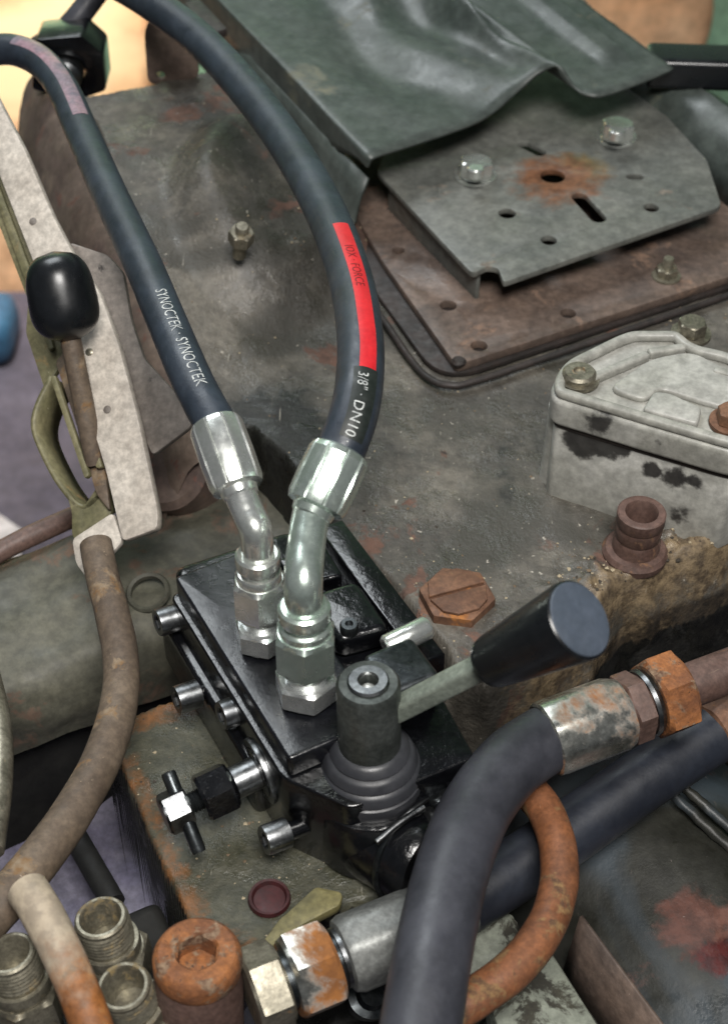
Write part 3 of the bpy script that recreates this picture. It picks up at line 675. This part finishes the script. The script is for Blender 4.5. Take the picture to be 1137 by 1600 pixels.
def hose(name, label, base, ferr, pts, r, rt, mats, rn):
    """base: nut foot, ferr: (ferrule lower end, upper end), pts: rest of the hose path"""
    n = thing(name, label, 'hose', base)
    lean = Vector((0, .06, 1)).normalized(); F_ = frame(base, lean, (0, 1, 0))
    h = swivel(rn, n, F_, mats)
    top = base+lean*h; f0, f1 = ferr; fd = (f1-f0).normalized()
    el = catmull([top-lean*.004, top+lean*.012, top.lerp(f0, .55)+lean*.006-fd*.004, f0-fd*.004, f0+fd*.004], 10)
    wplace('elbow_tube', tube(el, rt, 24), mats[1], n)
    fe = ferrule(r*1.28, (f1-f0).length); place('ferrule', fe, mats[1], n, frame(f1, -fd, (1, 0, 0)))
    return n
h1b, h2b = at(411, 1002, .031), at(480, 1084, .031)
h1f = (at(372, 762, .108), at(336, 662, .122)); h2f = (at(492, 792, .112), at(532, 706, .126))
h1 = hose('hydraulic_hose', 'black hydraulic hose with grey print on the left valve port', h1b, h1f, None, .0096, .0073, (M['nut'], M['zinc']), .0112)
h2 = hose('hydraulic_hose', 'black hydraulic hose with bright red stripe on the right valve port', h2b, h2f, None, .0108, .0083, (M['nut'], M['zincg']), .0126)
P1 = Path([h1f[1]-(h1f[1]-h1f[0]).normalized()*.01, h1f[1]]+[at(*p) for p in [(303, 600, .126), (262, 505, .128), (222, 410, .128), (170, 300, .126), (128, 205, .124), (92, 128, .124), (50, 88, .122), (-5, 78, .118), (-80, 110, .10)]])
P2 = Path([h2f[1]-(h2f[1]-h2f[0]).normalized()*.01, h2f[1]]+[at(*p) for p in [(552, 650, .134), (562, 590, .138), (562, 520, .140), (546, 430, .138), (508, 330, .134), (452, 230, .130), (385, 140, .128), (310, 60, .128), (232, 2, .128), (160, -40, .124)]])
t1 = wplace('rubber_tube', tube(P1.p, .0096, 28), M['rubber'], h1)
t2 = wplace('rubber_tube', tube(P2.p, .0108, 28), M['rubber'], h2)
def nearest(P, px, py):
    best = None
    for k in range(0, 900):
        d = P.L[-1]*k/900; c = P.pos(d)[0]; e = c-CAM; kz = e.dot(FW)
        q = (568.5+FPX*e.x/kz, 800-FPX*e.dot(UP)/kz); dd = (q[0]-px)**2+(q[1]-py)**2
        if best is None or dd < best[0]: best = (dd, d)
    return best[1]
d = nearest(P1, 247, 478)
wplace('lettering', lettering(P1, 'SYNOCTEK · SYNOCTEK', d, .0080, .0012, .00975, .78), M['white'], t1)
wplace('pink_stripe', stripe(P1, nearest(P1, 128, 200), nearest(P1, 30, 80), .000, .009, .00972), M['pink'], t1)
da, db_ = nearest(P2, 528, 378), nearest(P2, 563, 598)
wplace('red_stripe', stripe(P2, db_, da, -.0005, .0075, .01095), M['red'], t2)
wplace('red_lettering', lettering(P2, 'IOX · FORCE', da-.022, .0062, .0012, .01105, 1.0), M['redtext'], t2)
wplace('black_stripe', stripe(P2, nearest(P2, 540, 692), db_, -.003, .0085, .01094), M['blackprint'], t2)
wplace('lettering', lettering(P2, '3/8" · DN10 ·', db_-.003, .0068, -.0008, .01105, .80), M['white'], t2)

# =================================================================== CONTROL VALVE
VA = math.radians(-61.4); VU = Vector((math.cos(VA), math.sin(VA), 0)); VV = Vector((-VU.y, VU.x, 0)); VO = at(275, 905, .03); VO.z = 0
def vl(u, v, z): return VO+VU*u+VV*v+Z*z
vt = thing('control_valve', 'glossy black hydraulic control valve bolted to the gearbox pad', 'valve', vl(.06, .04, -.036))
def vprism(pts, z0, z1, bev=.0012, holes=(), br_=2): return prism([[vl(a, b, 0).xy for a, b in pts]]+[[Vector(p) for p in h_] for h_ in holes], z0, z1, bev, br_)
wplace('body', vprism(roundpoly([(-.004, -.003), (.121, -.003), (.150, .016), (.152, .078), (.10, .084), (-.004, .082)], .005), -.0362, .0166), M['black'], vt)
wplace('mounting_flange', vprism(roundpoly([(-.012, -.008), (.100, -.008), (.100, .03), (-.012, .03)], .005), -.0362, -.004, .003), M['black'], vt)
wplace('cover_plate', vprism(roundpoly([(-.002, 0), (.123, 0), (.123, .046), (-.002, .046)], .003), .0168, .030, .0016, br_=3), M['blackp'], vt)
# cast details on the far half
wplace('end_block', vprism(roundpoly([(-.018, .004), (.010, .004), (.010, .070), (-.014, .070)], .008), -.034, .020, .004, br_=3), M['black'], vt)
wplace('rear_fin', vprism([(-.002, .0785), (.100, .0785), (.100, .0925), (-.002, .0925)], -.02, .026, .0012), M['black'], vt)
wplace('spool_cap', vprism(roundpoly([(.008, .05), (.03, .05), (.034, .074), (.010, .076)], .003), .0167, .027, .002, br_=3), M['black'], vt)
wplace('spool_cap', vprism(roundpoly([(.040, .052), (.074, .050), (.078, .076), (.042, .077)], .006), .0167, .031, .004, br_=3), M['black'], vt)
wplace('spool_cap', vprism(roundpoly([(.012, .054), (.024, .054), (.026, .068), (.013, .069)], .002), .0268, .032, .0016, br_=3), M['blackp'], vt)
for k, (u_, v_) in enumerate(((.036, .060), (.070, .058))):
    place('cap_screw', lathe([(.0045, 0), (.0045, .004), (.0038, .005), (.002, .005), (.002, .003), (.0003, .003)], 24), M['steeld'], vt, frame(vl(u_, v_, .0305 if k else .0168), Z))
wplace('link_block', vprism(roundpoly([(.093, .052), (.120, .052), (.120, .078), (.093, .078)], .004), .0167, .040, .003, br_=3), M['steeld'], vt)
place('link_pin', lathe([(.0004, 0), (.0048, 0), (.0058, .0015), (.0058, .022), (.0048, .0235), (.0004, .0235)], 28), M['zinc'], vt, frame(vl(.090, .066, .034), VV+Z*.1))
# side socket bolts on the left face
for (a, b, z_) in ((268, 968, .004), (298, 1088, -.008), (368, 1112, .006), (436, 1306, -.014)):
    F_ = frame(at(a, b, z_)+VV*.004, -VV+Z*.12)
    place('socket_bolt', SOCK, M['steel'], vt, F_)
    place('socket_bolt', lathe([(.0042, -.03), (.0042, .0)], 16), M['black'], vt, F_)
# relief screw with cross pin pointing left
pA, pB = at(425, 1196, -.006), at(258, 1274, -.010); dr = (pB-pA).normalized(); Lr = (pB-pA).length
rl = place('relief_screw', lathe([(.009, -.02), (.009, .004), (.0125, .0042), (.0125, .0075), (.0075, .008), (.0075, Lr*.30), (.004, Lr*.31), (.004, Lr*.95)], 36), M['black'], vt, frame(pA, dr))
place('lock_washer', lathe([(.010, 0), (.0162, 0), (.0165, .0012), (.0162, .0024), (.010, .0024)], 40, closed=True), M['steel'], rl, frame(pA+dr*.0045, dr))
place('lock_nut', hexnut(.0105, .016), M['black'], rl, frame(pA+dr*Lr*.38, dr) @ Matrix.Rotation(.3, 4, 'Z'))
place('sleeve', lathe([(.0078, 0), (.0078, .012), (.007, .0125)], 30), M['steel'], rl, frame(pA+dr*Lr*.14, dr))
place('thread', lathe([(q_, .0016*k) for k in range(9) for q_ in (.0052, .0044)], 26), M['steeld'], rl, frame(pA+dr*Lr*.66, dr))
place('cross_head', hexnut(.0088, .0125, n=6), M['steel'], rl, frame(pA+dr*(Lr*.78), dr) @ Matrix.Rotation(.1, 4, 'Z'))
xp0, xp1 = at(262, 1205, .002), at(312, 1332, -.020)
place('cross_pin', lathe([(.0004, 0), (.003, .0005), (.0034, .0015), (.0034, (xp1-xp0).length-.0015), (.003, (xp1-xp0).length), (.0004, (xp1-xp0).length)], 22), M['steeld'], rl, frame(xp0, xp1-xp0))
# lever boss, boot, hub
bb, ht = at(579, 1222, .002), at(575, 1066, .068); axl = (ht-bb).normalized(); F_ = frame(bb, axl, (0, 1, 0)); HL = (ht-bb).length
place('boss', lathe([(.0275, -.036), (.0275, -.004), (.0262, -.001), (.024, .0)], 48), M['black'], vt, F_)
bt = [(.0212, -.005), (.0232, .001), (.0240, .005), (.0236, .0078), (.0222, .0086), (.0234, .0098), (.0226, .0135), (.0218, .0148), (.0203, .0155), (.0212, .0168), (.0200, .0200), (.0190, .0212), (.0172, .0218), (.0178, .0230), (.0160, .0262), (.0138, .0275), (.0130, .0275)]
place('boot', lathe(bt, 56, ang=50), M['boot'], vt, F_)
hub = place('lever_hub', lathe([(.0138, .022), (.0138, HL-.002), (.0125, HL), (.0056, HL), (.0050, HL-.001), (.0050, HL-.007), (.0003, HL-.007)], 44, lambda a, q_, z_: min(q_, polyr(a, 6, .0046)) if q_ <= .00501 else q_), M['hubm'], vt, F_)
place('hub_ring', lathe([(.0046, 0), (.0086, 0), (.0090, .001), (.0082, .002), (.0046, .002)], 36, closed=True), M['steel'], hub, F_ @ Matrix.Translation((0, 0, HL-.0003)))
place('hub_screw', hexnut(.0030, .003), M['zinc'], hub, F_ @ Matrix.Translation((0, 0, HL-.0066)))
l0, l1 = bb+axl*(HL*.60), at(775, 1030, .088); dl = (l1-l0).normalized()
mb = box(.0090, .0095, (l1-l0).length+.004, .002, 3, 0)
place('lever_bar', mb, M['bar'], hub, frame(l0, dl, (0, 0, 1)))
k0, k1 = at(764, 1036, .086), at(906, 967, .128); dk_ = (k1-k0).normalized(); KL = (k1-k0).length
kb = place('lever_knob', lathe([(.0004, -.001), (.0085, -.001), (.0108, .001), (.0116, .004), (.0140, KL*.5), (.0164, KL-.003), (.0162, KL-.0008), (.0155, KL-.0002)], 48), M['knob'], hub, frame(k0, dk_))
place('knob_end', lathe([(.0156, 0), (.0150, .0009), (.011, .0016), (.0004, .0019)], 48), M['knobe'], kb, frame(k1-dk_*.0006, dk_))
# front end cap and clip at lower right of the valve
fc = at(640, 1335, -.020)
place('end_cap', lathe([(.0215, -.03), (.0215, .010), (.0195, .0135), (.0004, .0145)], 44), M['black'], vt, frame(fc, VU+VV*.35+Z*.25))
place('end_ring', lathe([(.0205, 0), (.0228, 0), (.0232, .0012), (.0228, .0026), (.0205, .0026)], 44, closed=True), M['steeld'], vt, frame(fc-(VU+VV*.35+Z*.25).normalized()*.002, VU+VV*.35+Z*.25))
wplace('rib', tube(catmull([at(588, 1316, .004), at(625, 1285, .006), at(662, 1262, .006)], 6), .0016, 10), M['steel'], vt)
wplace('rib', tube(catmull([at(598, 1306, .002), at(640, 1268, .006), at(668, 1248, .004)], 6), .0011, 10), M['steel'], vt)
place('clip', jitter(box(.012, .016, .012, .003, 3), .001, 300, 4), M['steeld'], vt, frame(at(688, 1258, -.006), VU+VV*.35+Z*.5))
place('set_screw', lathe([(.0036, 0), (.0036, .008), (.003, .009), (.0016, .009), (.0016, .007), (.0003, .007)], 20), M['steel'], vt, frame(at(668, 1272, -.004), VU+Z*.6))

# =================================================================== LEFT LEVER, QUADRANT, BRACKETS
NP = Vector((-.30, -.55, .78)).normalized(); PA = at(120, 560, .062)
def pprism(px, off, th, bev=.0008, rad=.003, holes=()):
    p0 = PA+NP*off; x = NP.orthogonal().normalized(); x = Vector((0, 0, 1)).cross(NP).normalized(); y = NP.cross(x)
    Mx = Matrix.Translation(p0) @ Matrix((x, y, NP)).transposed().to_4x4(); Mi = Mx.inverted()
    f = lambda L: [(Mi @ hit(a, b, p0, NP)).xy for a, b in L]
    me = prism([roundpoly(f(px), rad, 5)]+[roundpoly(f(h_), .002) for h_ in holes], -th, 0, bev)
    me.transform(Mx); return me
ql = thing('quadrant_lever', 'long scuffed pale lever arm with mottled quadrant plate behind the knob', 'lever', at(200, 800, -.02))
wplace('arm', pprism([(-40, 60), (-5, 150), (38, 232), (82, 335), (112, 392), (155, 455), (186, 540), (215, 650), (247, 800), (246, 826), (191, 846), (165, 735), (108, 545), (60, 430), (-10, 250), (-60, 130)], 0, .006, .001), M['arm'], ql)
wplace('quadrant_plate', pprism([(108, 378), (168, 398), (192, 425), (205, 500), (225, 560), (298, 640), (300, 665), (238, 712), (190, 600), (130, 480)], -.010, .004), M['quad'], ql)
wplace('channel_strip', pprism([(86, 565), (104, 545), (165, 738), (172, 800), (150, 772), (118, 660)], -.008, .003), M['brownpipe'], ql)
wplace('channel_rail', pprism([(104, 560), (112, 556), (160, 730), (150, 732)], -.0035, .004), M['olive'], ql)
wplace('channel_rail', pprism([(78, 590), (86, 585), (140, 742), (132, 748)], -.003, .004), M['olive'], ql)
wplace('end_lip', pprism([(112, 842), (176, 800), (192, 846), (136, 905), (118, 880)], -.004, .004, .001), M['arm'], ql)
for k, (a, b) in enumerate(((52, 346), (168, 640), (140, 550))):
    place('rivet', lathe([(.0022, -.001), (.0022, .0003), (.0014, .0008), (.0004, .0009)], 18), M['quad' if k < 2 else 'pale'], ql, frame(hit(a, b, PA, NP), NP))
ob = thing('olive_bracket', 'folded olive metal bracket left of the pale lever arm', 'bracket', at(100, 760, -.02))
wplace('side_plate', pprism([(-40, 200), (0, 268), (50, 400), (104, 545), (92, 575), (70, 610), (40, 520), (44, 470), (0, 355), (-60, 260)], -.014, .004), M['olive'], ob)
wplace('rail', pprism([(-20, 275), (-8, 272), (66, 470), (84, 545), (76, 548), (54, 480)], -.010, .003), M['olive'], ob)
loop = catmull([hit(a, b, PA-NP*.012, NP) for a, b in ((80, 588), (58, 632), (52, 668), (68, 712), (95, 760), (128, 792), (158, 770), (172, 742))], 6)
wd = NP*-.026
rows = [[p, p+wd*.5, p+wd] for p in loop]
o = wplace('loop_strip', sheet(rows), M['olive'], ob); md = o.modifiers.new('thickness', 'SOLIDIFY'); md.thickness = .0025; md.offset = 0
wplace('lower_fold', pprism([(100, 760), (128, 795), (160, 748), (176, 800), (128, 852), (112, 838), (112, 800)], -.012, .004), M['olive'], ob)
kp = at(97, 462, .100); ka = (at(86, 405, .118)-at(112, 535, .082)).normalized()
n = thing('knob_lever', 'glossy black egg-shaped lever knob in front of the pale arm', 'knob', kp-ka*.03)
KH = .023; pf = []
for k in range(25):
    t = -1+2*k/24; e = (1-abs(t)**3.2)**(1/2.3) if abs(t) < 1 else 0
    pf.append((max(.0004, .0178*e*(1-.07*t)), KH*t))
pf[0] = (.006, pf[0][1]); 
place('knob', lathe(pf, 48, ang=60), M['knob'], n, frame(kp, ka))
place('stem', lathe([(.0055, -.09), (.0055, -.0225), (.005, -.02)], 24), M['brownpipe'], n, frame(kp, ka))

# =================================================================== PIPES ON THE LEFT
pp = [at(*p) for p in [(150, 850, .012), (160, 900, .008), (176, 960, .002), (189, 1030, -.004), (186, 1100, -.008), (160, 1185, -.008), (112, 1272, -.006), (60, 1345, -.004), (5, 1410, -.004), (-70, 1490, -.004)]]
n = thing('brown_pipe', 'dusty brown bent pipe curving down from the pale lever to lower left', 'pipe', pp[3])
wplace('pipe', tube(catmull(pp, 10), lambda t: .0083+.0018*t, 24, wob=.006), M['brownpipe'], n)
wtop('edge_pipe', tube(catmull([at(*p) for p in [(-22, 1040, .0), (-2, 1130, .0), (0, 1220, .0), (-14, 1330, .0)]], 8), .006, 18), M['pale'], 'pale vertical pipe cut off by the left edge of the picture', 'pipe')
wtop('axle_pipe', tube(catmull([at(*p) for p in [(-60, 900, -.045), (0, 862, -.042), (60, 832, -.040), (115, 808, -.042), (160, 790, -.05)]], 8), .0062, 16, wob=.01), M['brown'], 'thin dark purple-brown pipe along the top of the axle casting', 'pipe')
_a = [at(*p) for p in ((44, 1392, .010), (150, 1620, 0))]; _c = (_a[0]+_a[1])/2; _b = at(62, 1415, .016)-Vector((_c.x, _c.y, -.009))
M['rustpipe'] = worn('rust_to_cream_pipe', '#8f5a2e', '#6f4526', rust=('#6a4e38', '#a06a34'), ramt=.52, rs=40, speck='#c9b8a0', samt=.74, rough=.65, s=30, bump=.4, spots=[(tuple(_b), .034, '#a89a86', '#8c8070', .30)])
wtop('rust_pipe', tube(catmull([at(*p) for p in [(44, 1392, .010), (62, 1420, .012), (92, 1478, .010), (122, 1545, .006), (150, 1620, .0)]], 8), lambda t: .0088-.0006*t, 22, wob=.006), M['rustpipe'], 'short rusty cream-tipped pipe in front of the threaded sockets', 'pipe')
wtop('red_cap', lathe([(.0004, 0), (.008, 0), (.009, .002), (.009, .012), (.007, .015), (.0004, .0155)], 24) , M['redpaint'], 'small red cap at the lower left edge below the brown pipe', 'cap').matrix_basis = frame(at(-8, 1430, -.02), (.3, -.3, .9))
# floor-side lilac step plate and a dark rod crossing it
lp_ = prism([roundpoly([at(a, b, -.16).xy for a, b in ((-260, 1560), (-30, 1345), (150, 1262), (230, 1200), (380, 1560), (200, 1800))], .004)], -.166, -.16, .001)
wtop('step_plate', lp_, M['lilac'], 'pale lilac step plate low down between brown pipe and valve pad', 'plate')
wtop('dark_rod', tube([at(105, 1285, -.13), at(178, 1412, -.13)], .0065, 14), M['void'], 'dark straight rod crossing above the lilac step plate', 'rod')

# =================================================================== THREADED SOCKETS, RUSTY PLUG, MANIFOLD (lower left)
mf = box(.14, .062, .07, .006, 3, 0)
mf.transform(Matrix.Translation(at(95, 1690, -.150)) @ Matrix.Rotation(AL, 4, 'Z'))
n = thing('manifold_block', 'dark oily manifold block carrying the threaded sockets at lower left', 'block', at(95, 1610, -.135))
wplace('block', mf, M['void'], n)
def sockfit(p, ax_, r, label, L=.034):
    n = thing('threaded_socket', label, 'fitting', p-ax_*L, group='open threaded sockets at lower left')
    F_ = frame(p, ax_)
    th = []
    for k in range(6): th += [(r*.98, -.014+k*.0021), (r*.92, -.0130+k*.0021)]
    place('threaded_end', lathe([(r*.95, -.0165)]+th+[(r*.93, -.0008), (r*.86, 0), (r*.76, 0), (r*.70, -.0012), (r*.60, -.020), (.0004, -.020)], 40, ang=30), M['brass'], n, F_)
    place('collar', lathe([(r*.9, -.023), (r*1.10, -.0225), (r*1.14, -.020), (r*1.10, -.0165), (r*.9, -.016)], 40), M['brass'], n, F_)
    place('hex', hexnut(r*1.22, .018), M['brass'], n, F_ @ Matrix.Translation((0, 0, -.041)))
    place('shank', lathe([(r*.9, -.095), (r*.9, -.04)], 28), M['brass'], n, F_)
sockfit(at(157, 1432, -.012), Vector((-.10, .12, 1)).normalized(), .0122, 'open threaded socket furthest from the viewer, beside the rust pipe')
sockfit(at(192, 1540, -.006), Vector((-.12, -.02, 1)).normalized(), .0120, 'open threaded socket between rust pipe and the rusty hex plug')
sockfit(at(14, 1488, -.004), Vector((-.12, .15, 1)).normalized(), .0118, 'open threaded socket with bluish bore at the left edge')
pc = at(308, 1486, .002); F_ = frame(pc, Vector((.04, .10, 1)), (0, 1, 0))
n = thing('rusty_socket_plug', 'orange rusty round plug with a hexagonal socket hole', 'plug', pc-Z*.05)
place('head', lathe([(.0178, -.012), (.0185, -.010), (.0185, -.004), (.0172, -.001), (.0158, .0), (.0094, .0), (.0086, -.0012), (.0086, -.011), (.0004, -.011)], 60, lambda a, q_, z_: min(q_, polyr(a, 6, .0078)) if q_ < .0087 else q_), M['rustnut'], n, F_)
place('barrel', lathe([(.0188, -.10), (.0188, -.02), (.0176, -.0118)], 44), M['brown'], n, F_)
# in-line coupling pointing right
c0, c1 = at(372, 1562, -.022), at(640, 1452, -.022); dc = (c1-c0).normalized(); LC = (c1-c0).length
n = thing('inline_coupling', 'steel and rusty in-line hose coupling below the valve', 'coupling', c0.lerp(c1, .5)-Z*.02)
def along(t): return frame(c0+dc*LC*t, dc) 
place('pale_nut', hexnut(.0168, .0155), M['pale'], n, along(.06))
place('thread_neck', lathe([(.0125, 0), (.0125, .030)], 32), M['steeld'], n, along(.20))
place('rusty_nut', hexnut(.0172, .0200), M['rustzinc'], n, along(.29) @ Matrix.Rotation(.4, 4, 'Z'))
place('neck', lathe([(.0115, 0), (.0115, .004), (.0132, .005), (.0132, .008), (.0118, .0095), (.0118, .014)], 36), M['steel'], n, along(.51))
place('ferrule', lathe([(.0130, -.0005), (.0158, .0005), (.0172, .004), (.0172, .034), (.0164, .042), (.0150, .043), (.0120, .060)], 48, lambda a, q_, z_: min(q_, polyr(a, 8, q_*.955)), ang=22), M['dullzinc'], n, along(.60))
yt = prism([roundpoly([at(a, b, -.026).xy for a, b in ((404, 1478), (440, 1432), (494, 1384), (536, 1394), (530, 1414), (470, 1446), (420, 1482))], .002)], -.032, -.026, .0012)
wtop('yellow_tab', jitter(yt, .0006, 200, 6), M['yellow'], 'dirty yellow-green metal tab above the in-line coupling', 'tab')
place('dark_grommet', lathe([(.0004, .0002), (.0070, .0002), (.0080, .0022), (.0092, .0024), (.0098, .0004)], 30), M['redhole'], None, frame(at(421, 1405, -.036), Z), label='dark red round grommet in the pad below the valve', cat='grommet')

# =================================================================== BIG HOSES, LOOP TUBE (right)
bpth = [at(*p) for p in [(640, 1720, .018), (658, 1600, .020), (678, 1480, .020), (706, 1360, .016), (742, 1268, .010), (792, 1200, .006), (842, 1162, .004), (872, 1150, .003)]]
n = thing('large_hose', 'thick black hose bending up to a half-rusted ferrule on the right', 'hose', bpth[3]-Z*.02)
wplace('rubber_tube', tube(catmull(bpth, 10), .0158, 30, wob=.0025), M['rubber2'], n)
e0, e1 = at(852, 1156, .003), at(1160, 1040, .006); de = (e1-e0).normalized()
place('ferrule', lathe([(.0168, -.0005), (.0178, .0006), (.0182, .004), (.0180, .036), (.0166, .040), (.012, .0405)], 48, lambda a, q_, z_: min(q_, polyr(a, 8, q_*.96)), ang=22), M['rustzinc'], n, frame(e0, de))
place('groove_nut', hexnut(.0150, .0105), M['brown'], n, frame(e0+de*.0405, de))
place('collar', lathe([(.012, 0), (.0158, 0), (.0166, .0018), (.0158, .004), (.012, .004)], 40), M['steel'], n, frame(e0+de*.051, de))
place('rusty_nut', hexnut(.0180, .0170), M['rustnut'], n, frame(e0+de*.0555, de) @ Matrix.Rotation(.5, 4, 'Z'))
place('steel_pipe', lathe([(.0108, 0), (.0108, .12)], 30), M['brown'], n, frame(e0+de*.071, de))
h3 = [at(*p) for p in [(640, 1470, -.050), (720, 1412, -.050), (800, 1362, -.050), (890, 1300, -.048), (985, 1232, -.044), (1080, 1168, -.040), (1120, 1142, -.038)]]
n = thing('rear_hose', 'dark blue-black hose passing behind the rust-orange tube', 'hose', h3[3]-Z*.015)
wplace('rubber_tube', tube(catmull(h3, 10), .0150, 28, wob=.004), M['rubber3'], n)
d3 = (h3[-1]-h3[-2]).normalized()
place('rusty_ferrule', lathe([(.015, 0), (.0172, .001), (.0178, .005), (.0178, .05), (.012, .051)], 44, lambda a, q_, z_: min(q_, polyr(a, 6, q_*.93)), ang=22), M['rustplug'], n, frame(h3[-1]-d3*.004, d3))
lt = [at(*p) for p in [(780, 1215, -.030), (812, 1225, -.024), (848, 1262, -.020), (870, 1320, -.018), (872, 1385, -.018), (852, 1448, -.016), (808, 1508, -.014), (752, 1552, -.014), (690, 1592, -.014), (620, 1640, -.014)]]
wtop('loop_tube', tube(catmull(lt, 10), .0086, 24, wob=.008), M['rusttube'], 'rust-orange bent steel tube looping behind the thick black hose', 'tube')

# =================================================================== LOWER RIGHT CASTINGS
c_ = at(1075, 1370, -.07); n = thing('drum_casting', 'dark round casting with red paint patches at the lower right', 'casting', c_-Z*.09)
_r = MW[n].translation
M['drum'] = worn('dark_drum_iron', '#32322d', '#24241f', rust=('#4e332c', '#5c3c33'), ramt=.57, rs=18, rsoft=.12, streak='#384046', speck='#9a8f88', samt=.735, ss=150, rough=.48, s=14, bump=.6, wet=(30, .52, .28), scratch=('#8d7a70', .68),
   spots=[(tuple(at(1118, 1500, -.075)-_r), .012, '#4a1511', '#340e0c'), (tuple(at(1075, 1445, -.075)-_r), .016, '#5f3f36', '#4c342d', .05), (tuple(at(1120, 1450, -.08)-_r), .014, '#6a4a40', '#553a32', .05)])
dpath = [c_-Z*.10+U*t for t in np.linspace(-.13, .20, 40)]
wplace('drum', jitter(tube(dpath, .10, 72), .0016, 70, 14), M['drum'], n)
for k, (a, b) in enumerate((((1040, 1232), (1160, 1345)), ((1058, 1222), (1175, 1325)))):
    p, q_ = at(*a, -.064), at(*b, -.074)
    wplace('rib', jitter(tube([p.lerp(q_, t/14) for t in range(15)], .0026, 10), .0006, 300, k), M['drum'], n)
n = thing('guard_plate', 'thin brown guard plate with bright edge at the bottom right', 'plate', at(960, 1540, -.10))
a_, b_ = at(905, 1432, -.050), at(1060, 1640, -.050)
rows = [[a_.lerp(b_, t/10), a_.lerp(b_, t/10)-Z*.07-V*.006] for t in range(11)]
o = wplace('sheet', sheet(rows), M['flange'], n); md = o.modifiers.new('thickness', 'SOLIDIFY'); md.thickness = .0016
cb = prism([roundpoly([at(a, b, -.055).xy for a, b in ((830, 1500), (858, 1482), (960, 1640), (800, 1680), (760, 1560))], .003)], -.09, -.055, .002)
wtop('chipped_block', jitter(cb, .0006, 200, 2), M['chipped'], 'pale grey-green block with chipped paint under the rust-orange tube', 'block')
cb = prism([roundpoly([at(a, b, -.065).xy for a, b in ((705, 1440), (760, 1400), (815, 1440), (800, 1500), (730, 1560), (700, 1520))], .005)], -.11, -.065, .003)
wtop('chipped_casting', jitter(cb, .0012, 150, 3), M['chipped'], 'yellowish chipped casting seen between thick hose and orange tube', 'casting')
wtop('low_fitting', jitter(lathe([(.0004, .012), (.006, .012), (.0075, .009), (.011, .008), (.011, 0)], 28), .0003, 200), M['steeld'], 'small dark fitting under the in-line coupling at the bottom', 'fitting').matrix_basis = frame(at(575, 1560, -.09), (.2, -.3, 1))

# =================================================================== GRIT (crumbs of dirt and paint flakes lying on the castings)
Vg = []; Fg = []; Ig = []
def crumb(p, r, m_):
    b0 = len(Vg); k_ = 5
    for (zz, q_) in ((-.4, .8), (.25, 1.0)):
        for a in range(k_):
            t = 2*math.pi*(a+random.random()*.6)/k_; Vg.append((p[0]+math.cos(t)*r*q_*random.uniform(.6, 1.3), p[1]+math.sin(t)*r*q_*random.uniform(.6, 1.3), p[2]+r*zz*.7))
    Vg.append((p[0], p[1], p[2]+r*random.uniform(.4, .8)))
    for a in range(k_):
        b_ = (a+1) % k_; Fg.append((b0+a, b0+b_, b0+k_+b_, b0+k_+a)); Fg.append((b0+k_+a, b0+k_+b_, b0+2*k_)); Ig.extend((m_, m_))
def drop(x, y): 
    i_, j_ = int((x-gx[0])/STEP), int((y-gy[0])/STEP)
    return ZZ[j_, i_] if 0 <= i_ < nx-1 and 0 <= j_ < ny-1 else -9
cnt = 0; VNG = vnoise(X, Y, 35, 31)
for _ in range(60000):
    x, y = random.uniform(-.2, .3), random.uniform(-.27, .35)
    i_, j_ = int((x-gx[0])/STEP), int((y-gy[0])/STEP)
    z = ZZ[j_, i_]
    if z < -.06 or abs(ZZ[j_, i_+1]-z) > .002 or abs(ZZ[j_+1, i_]-z) > .002: continue
    dn = .012+.6*rim[j_, i_]+.05*max(0, VNG[j_, i_])*2+.10*math.exp(-((x-.055)**2+(y+.055)**2)/.0008)+(.05 if z < -.02 else 0)
    if random.random() < dn:
        crumb((x, y, z), random.choice((.0003, .0004, .0005, .0006, .0009))*random.uniform(.7, 1.3)*(1.6 if rim[j_, i_] > .4 else 1), random.choice((0, 0, 1, 1, 2))); cnt += 1
    if cnt > 4200: break
me = bpy.data.meshes.new('grit'); me.from_pydata(Vg, [], Fg)
for c_ in ('#a89a80', '#6d5c48', '#3a342c'): me.materials.append(worn('grit_'+c_[1:], c_, c_, rough=.9, s=200, bump=0))
me.polygons.foreach_set('material_index', Ig)
place('grit', me, None, None, None, kind='stuff', label='crumbs of dirt and paint flakes strewn over the gearbox castings')
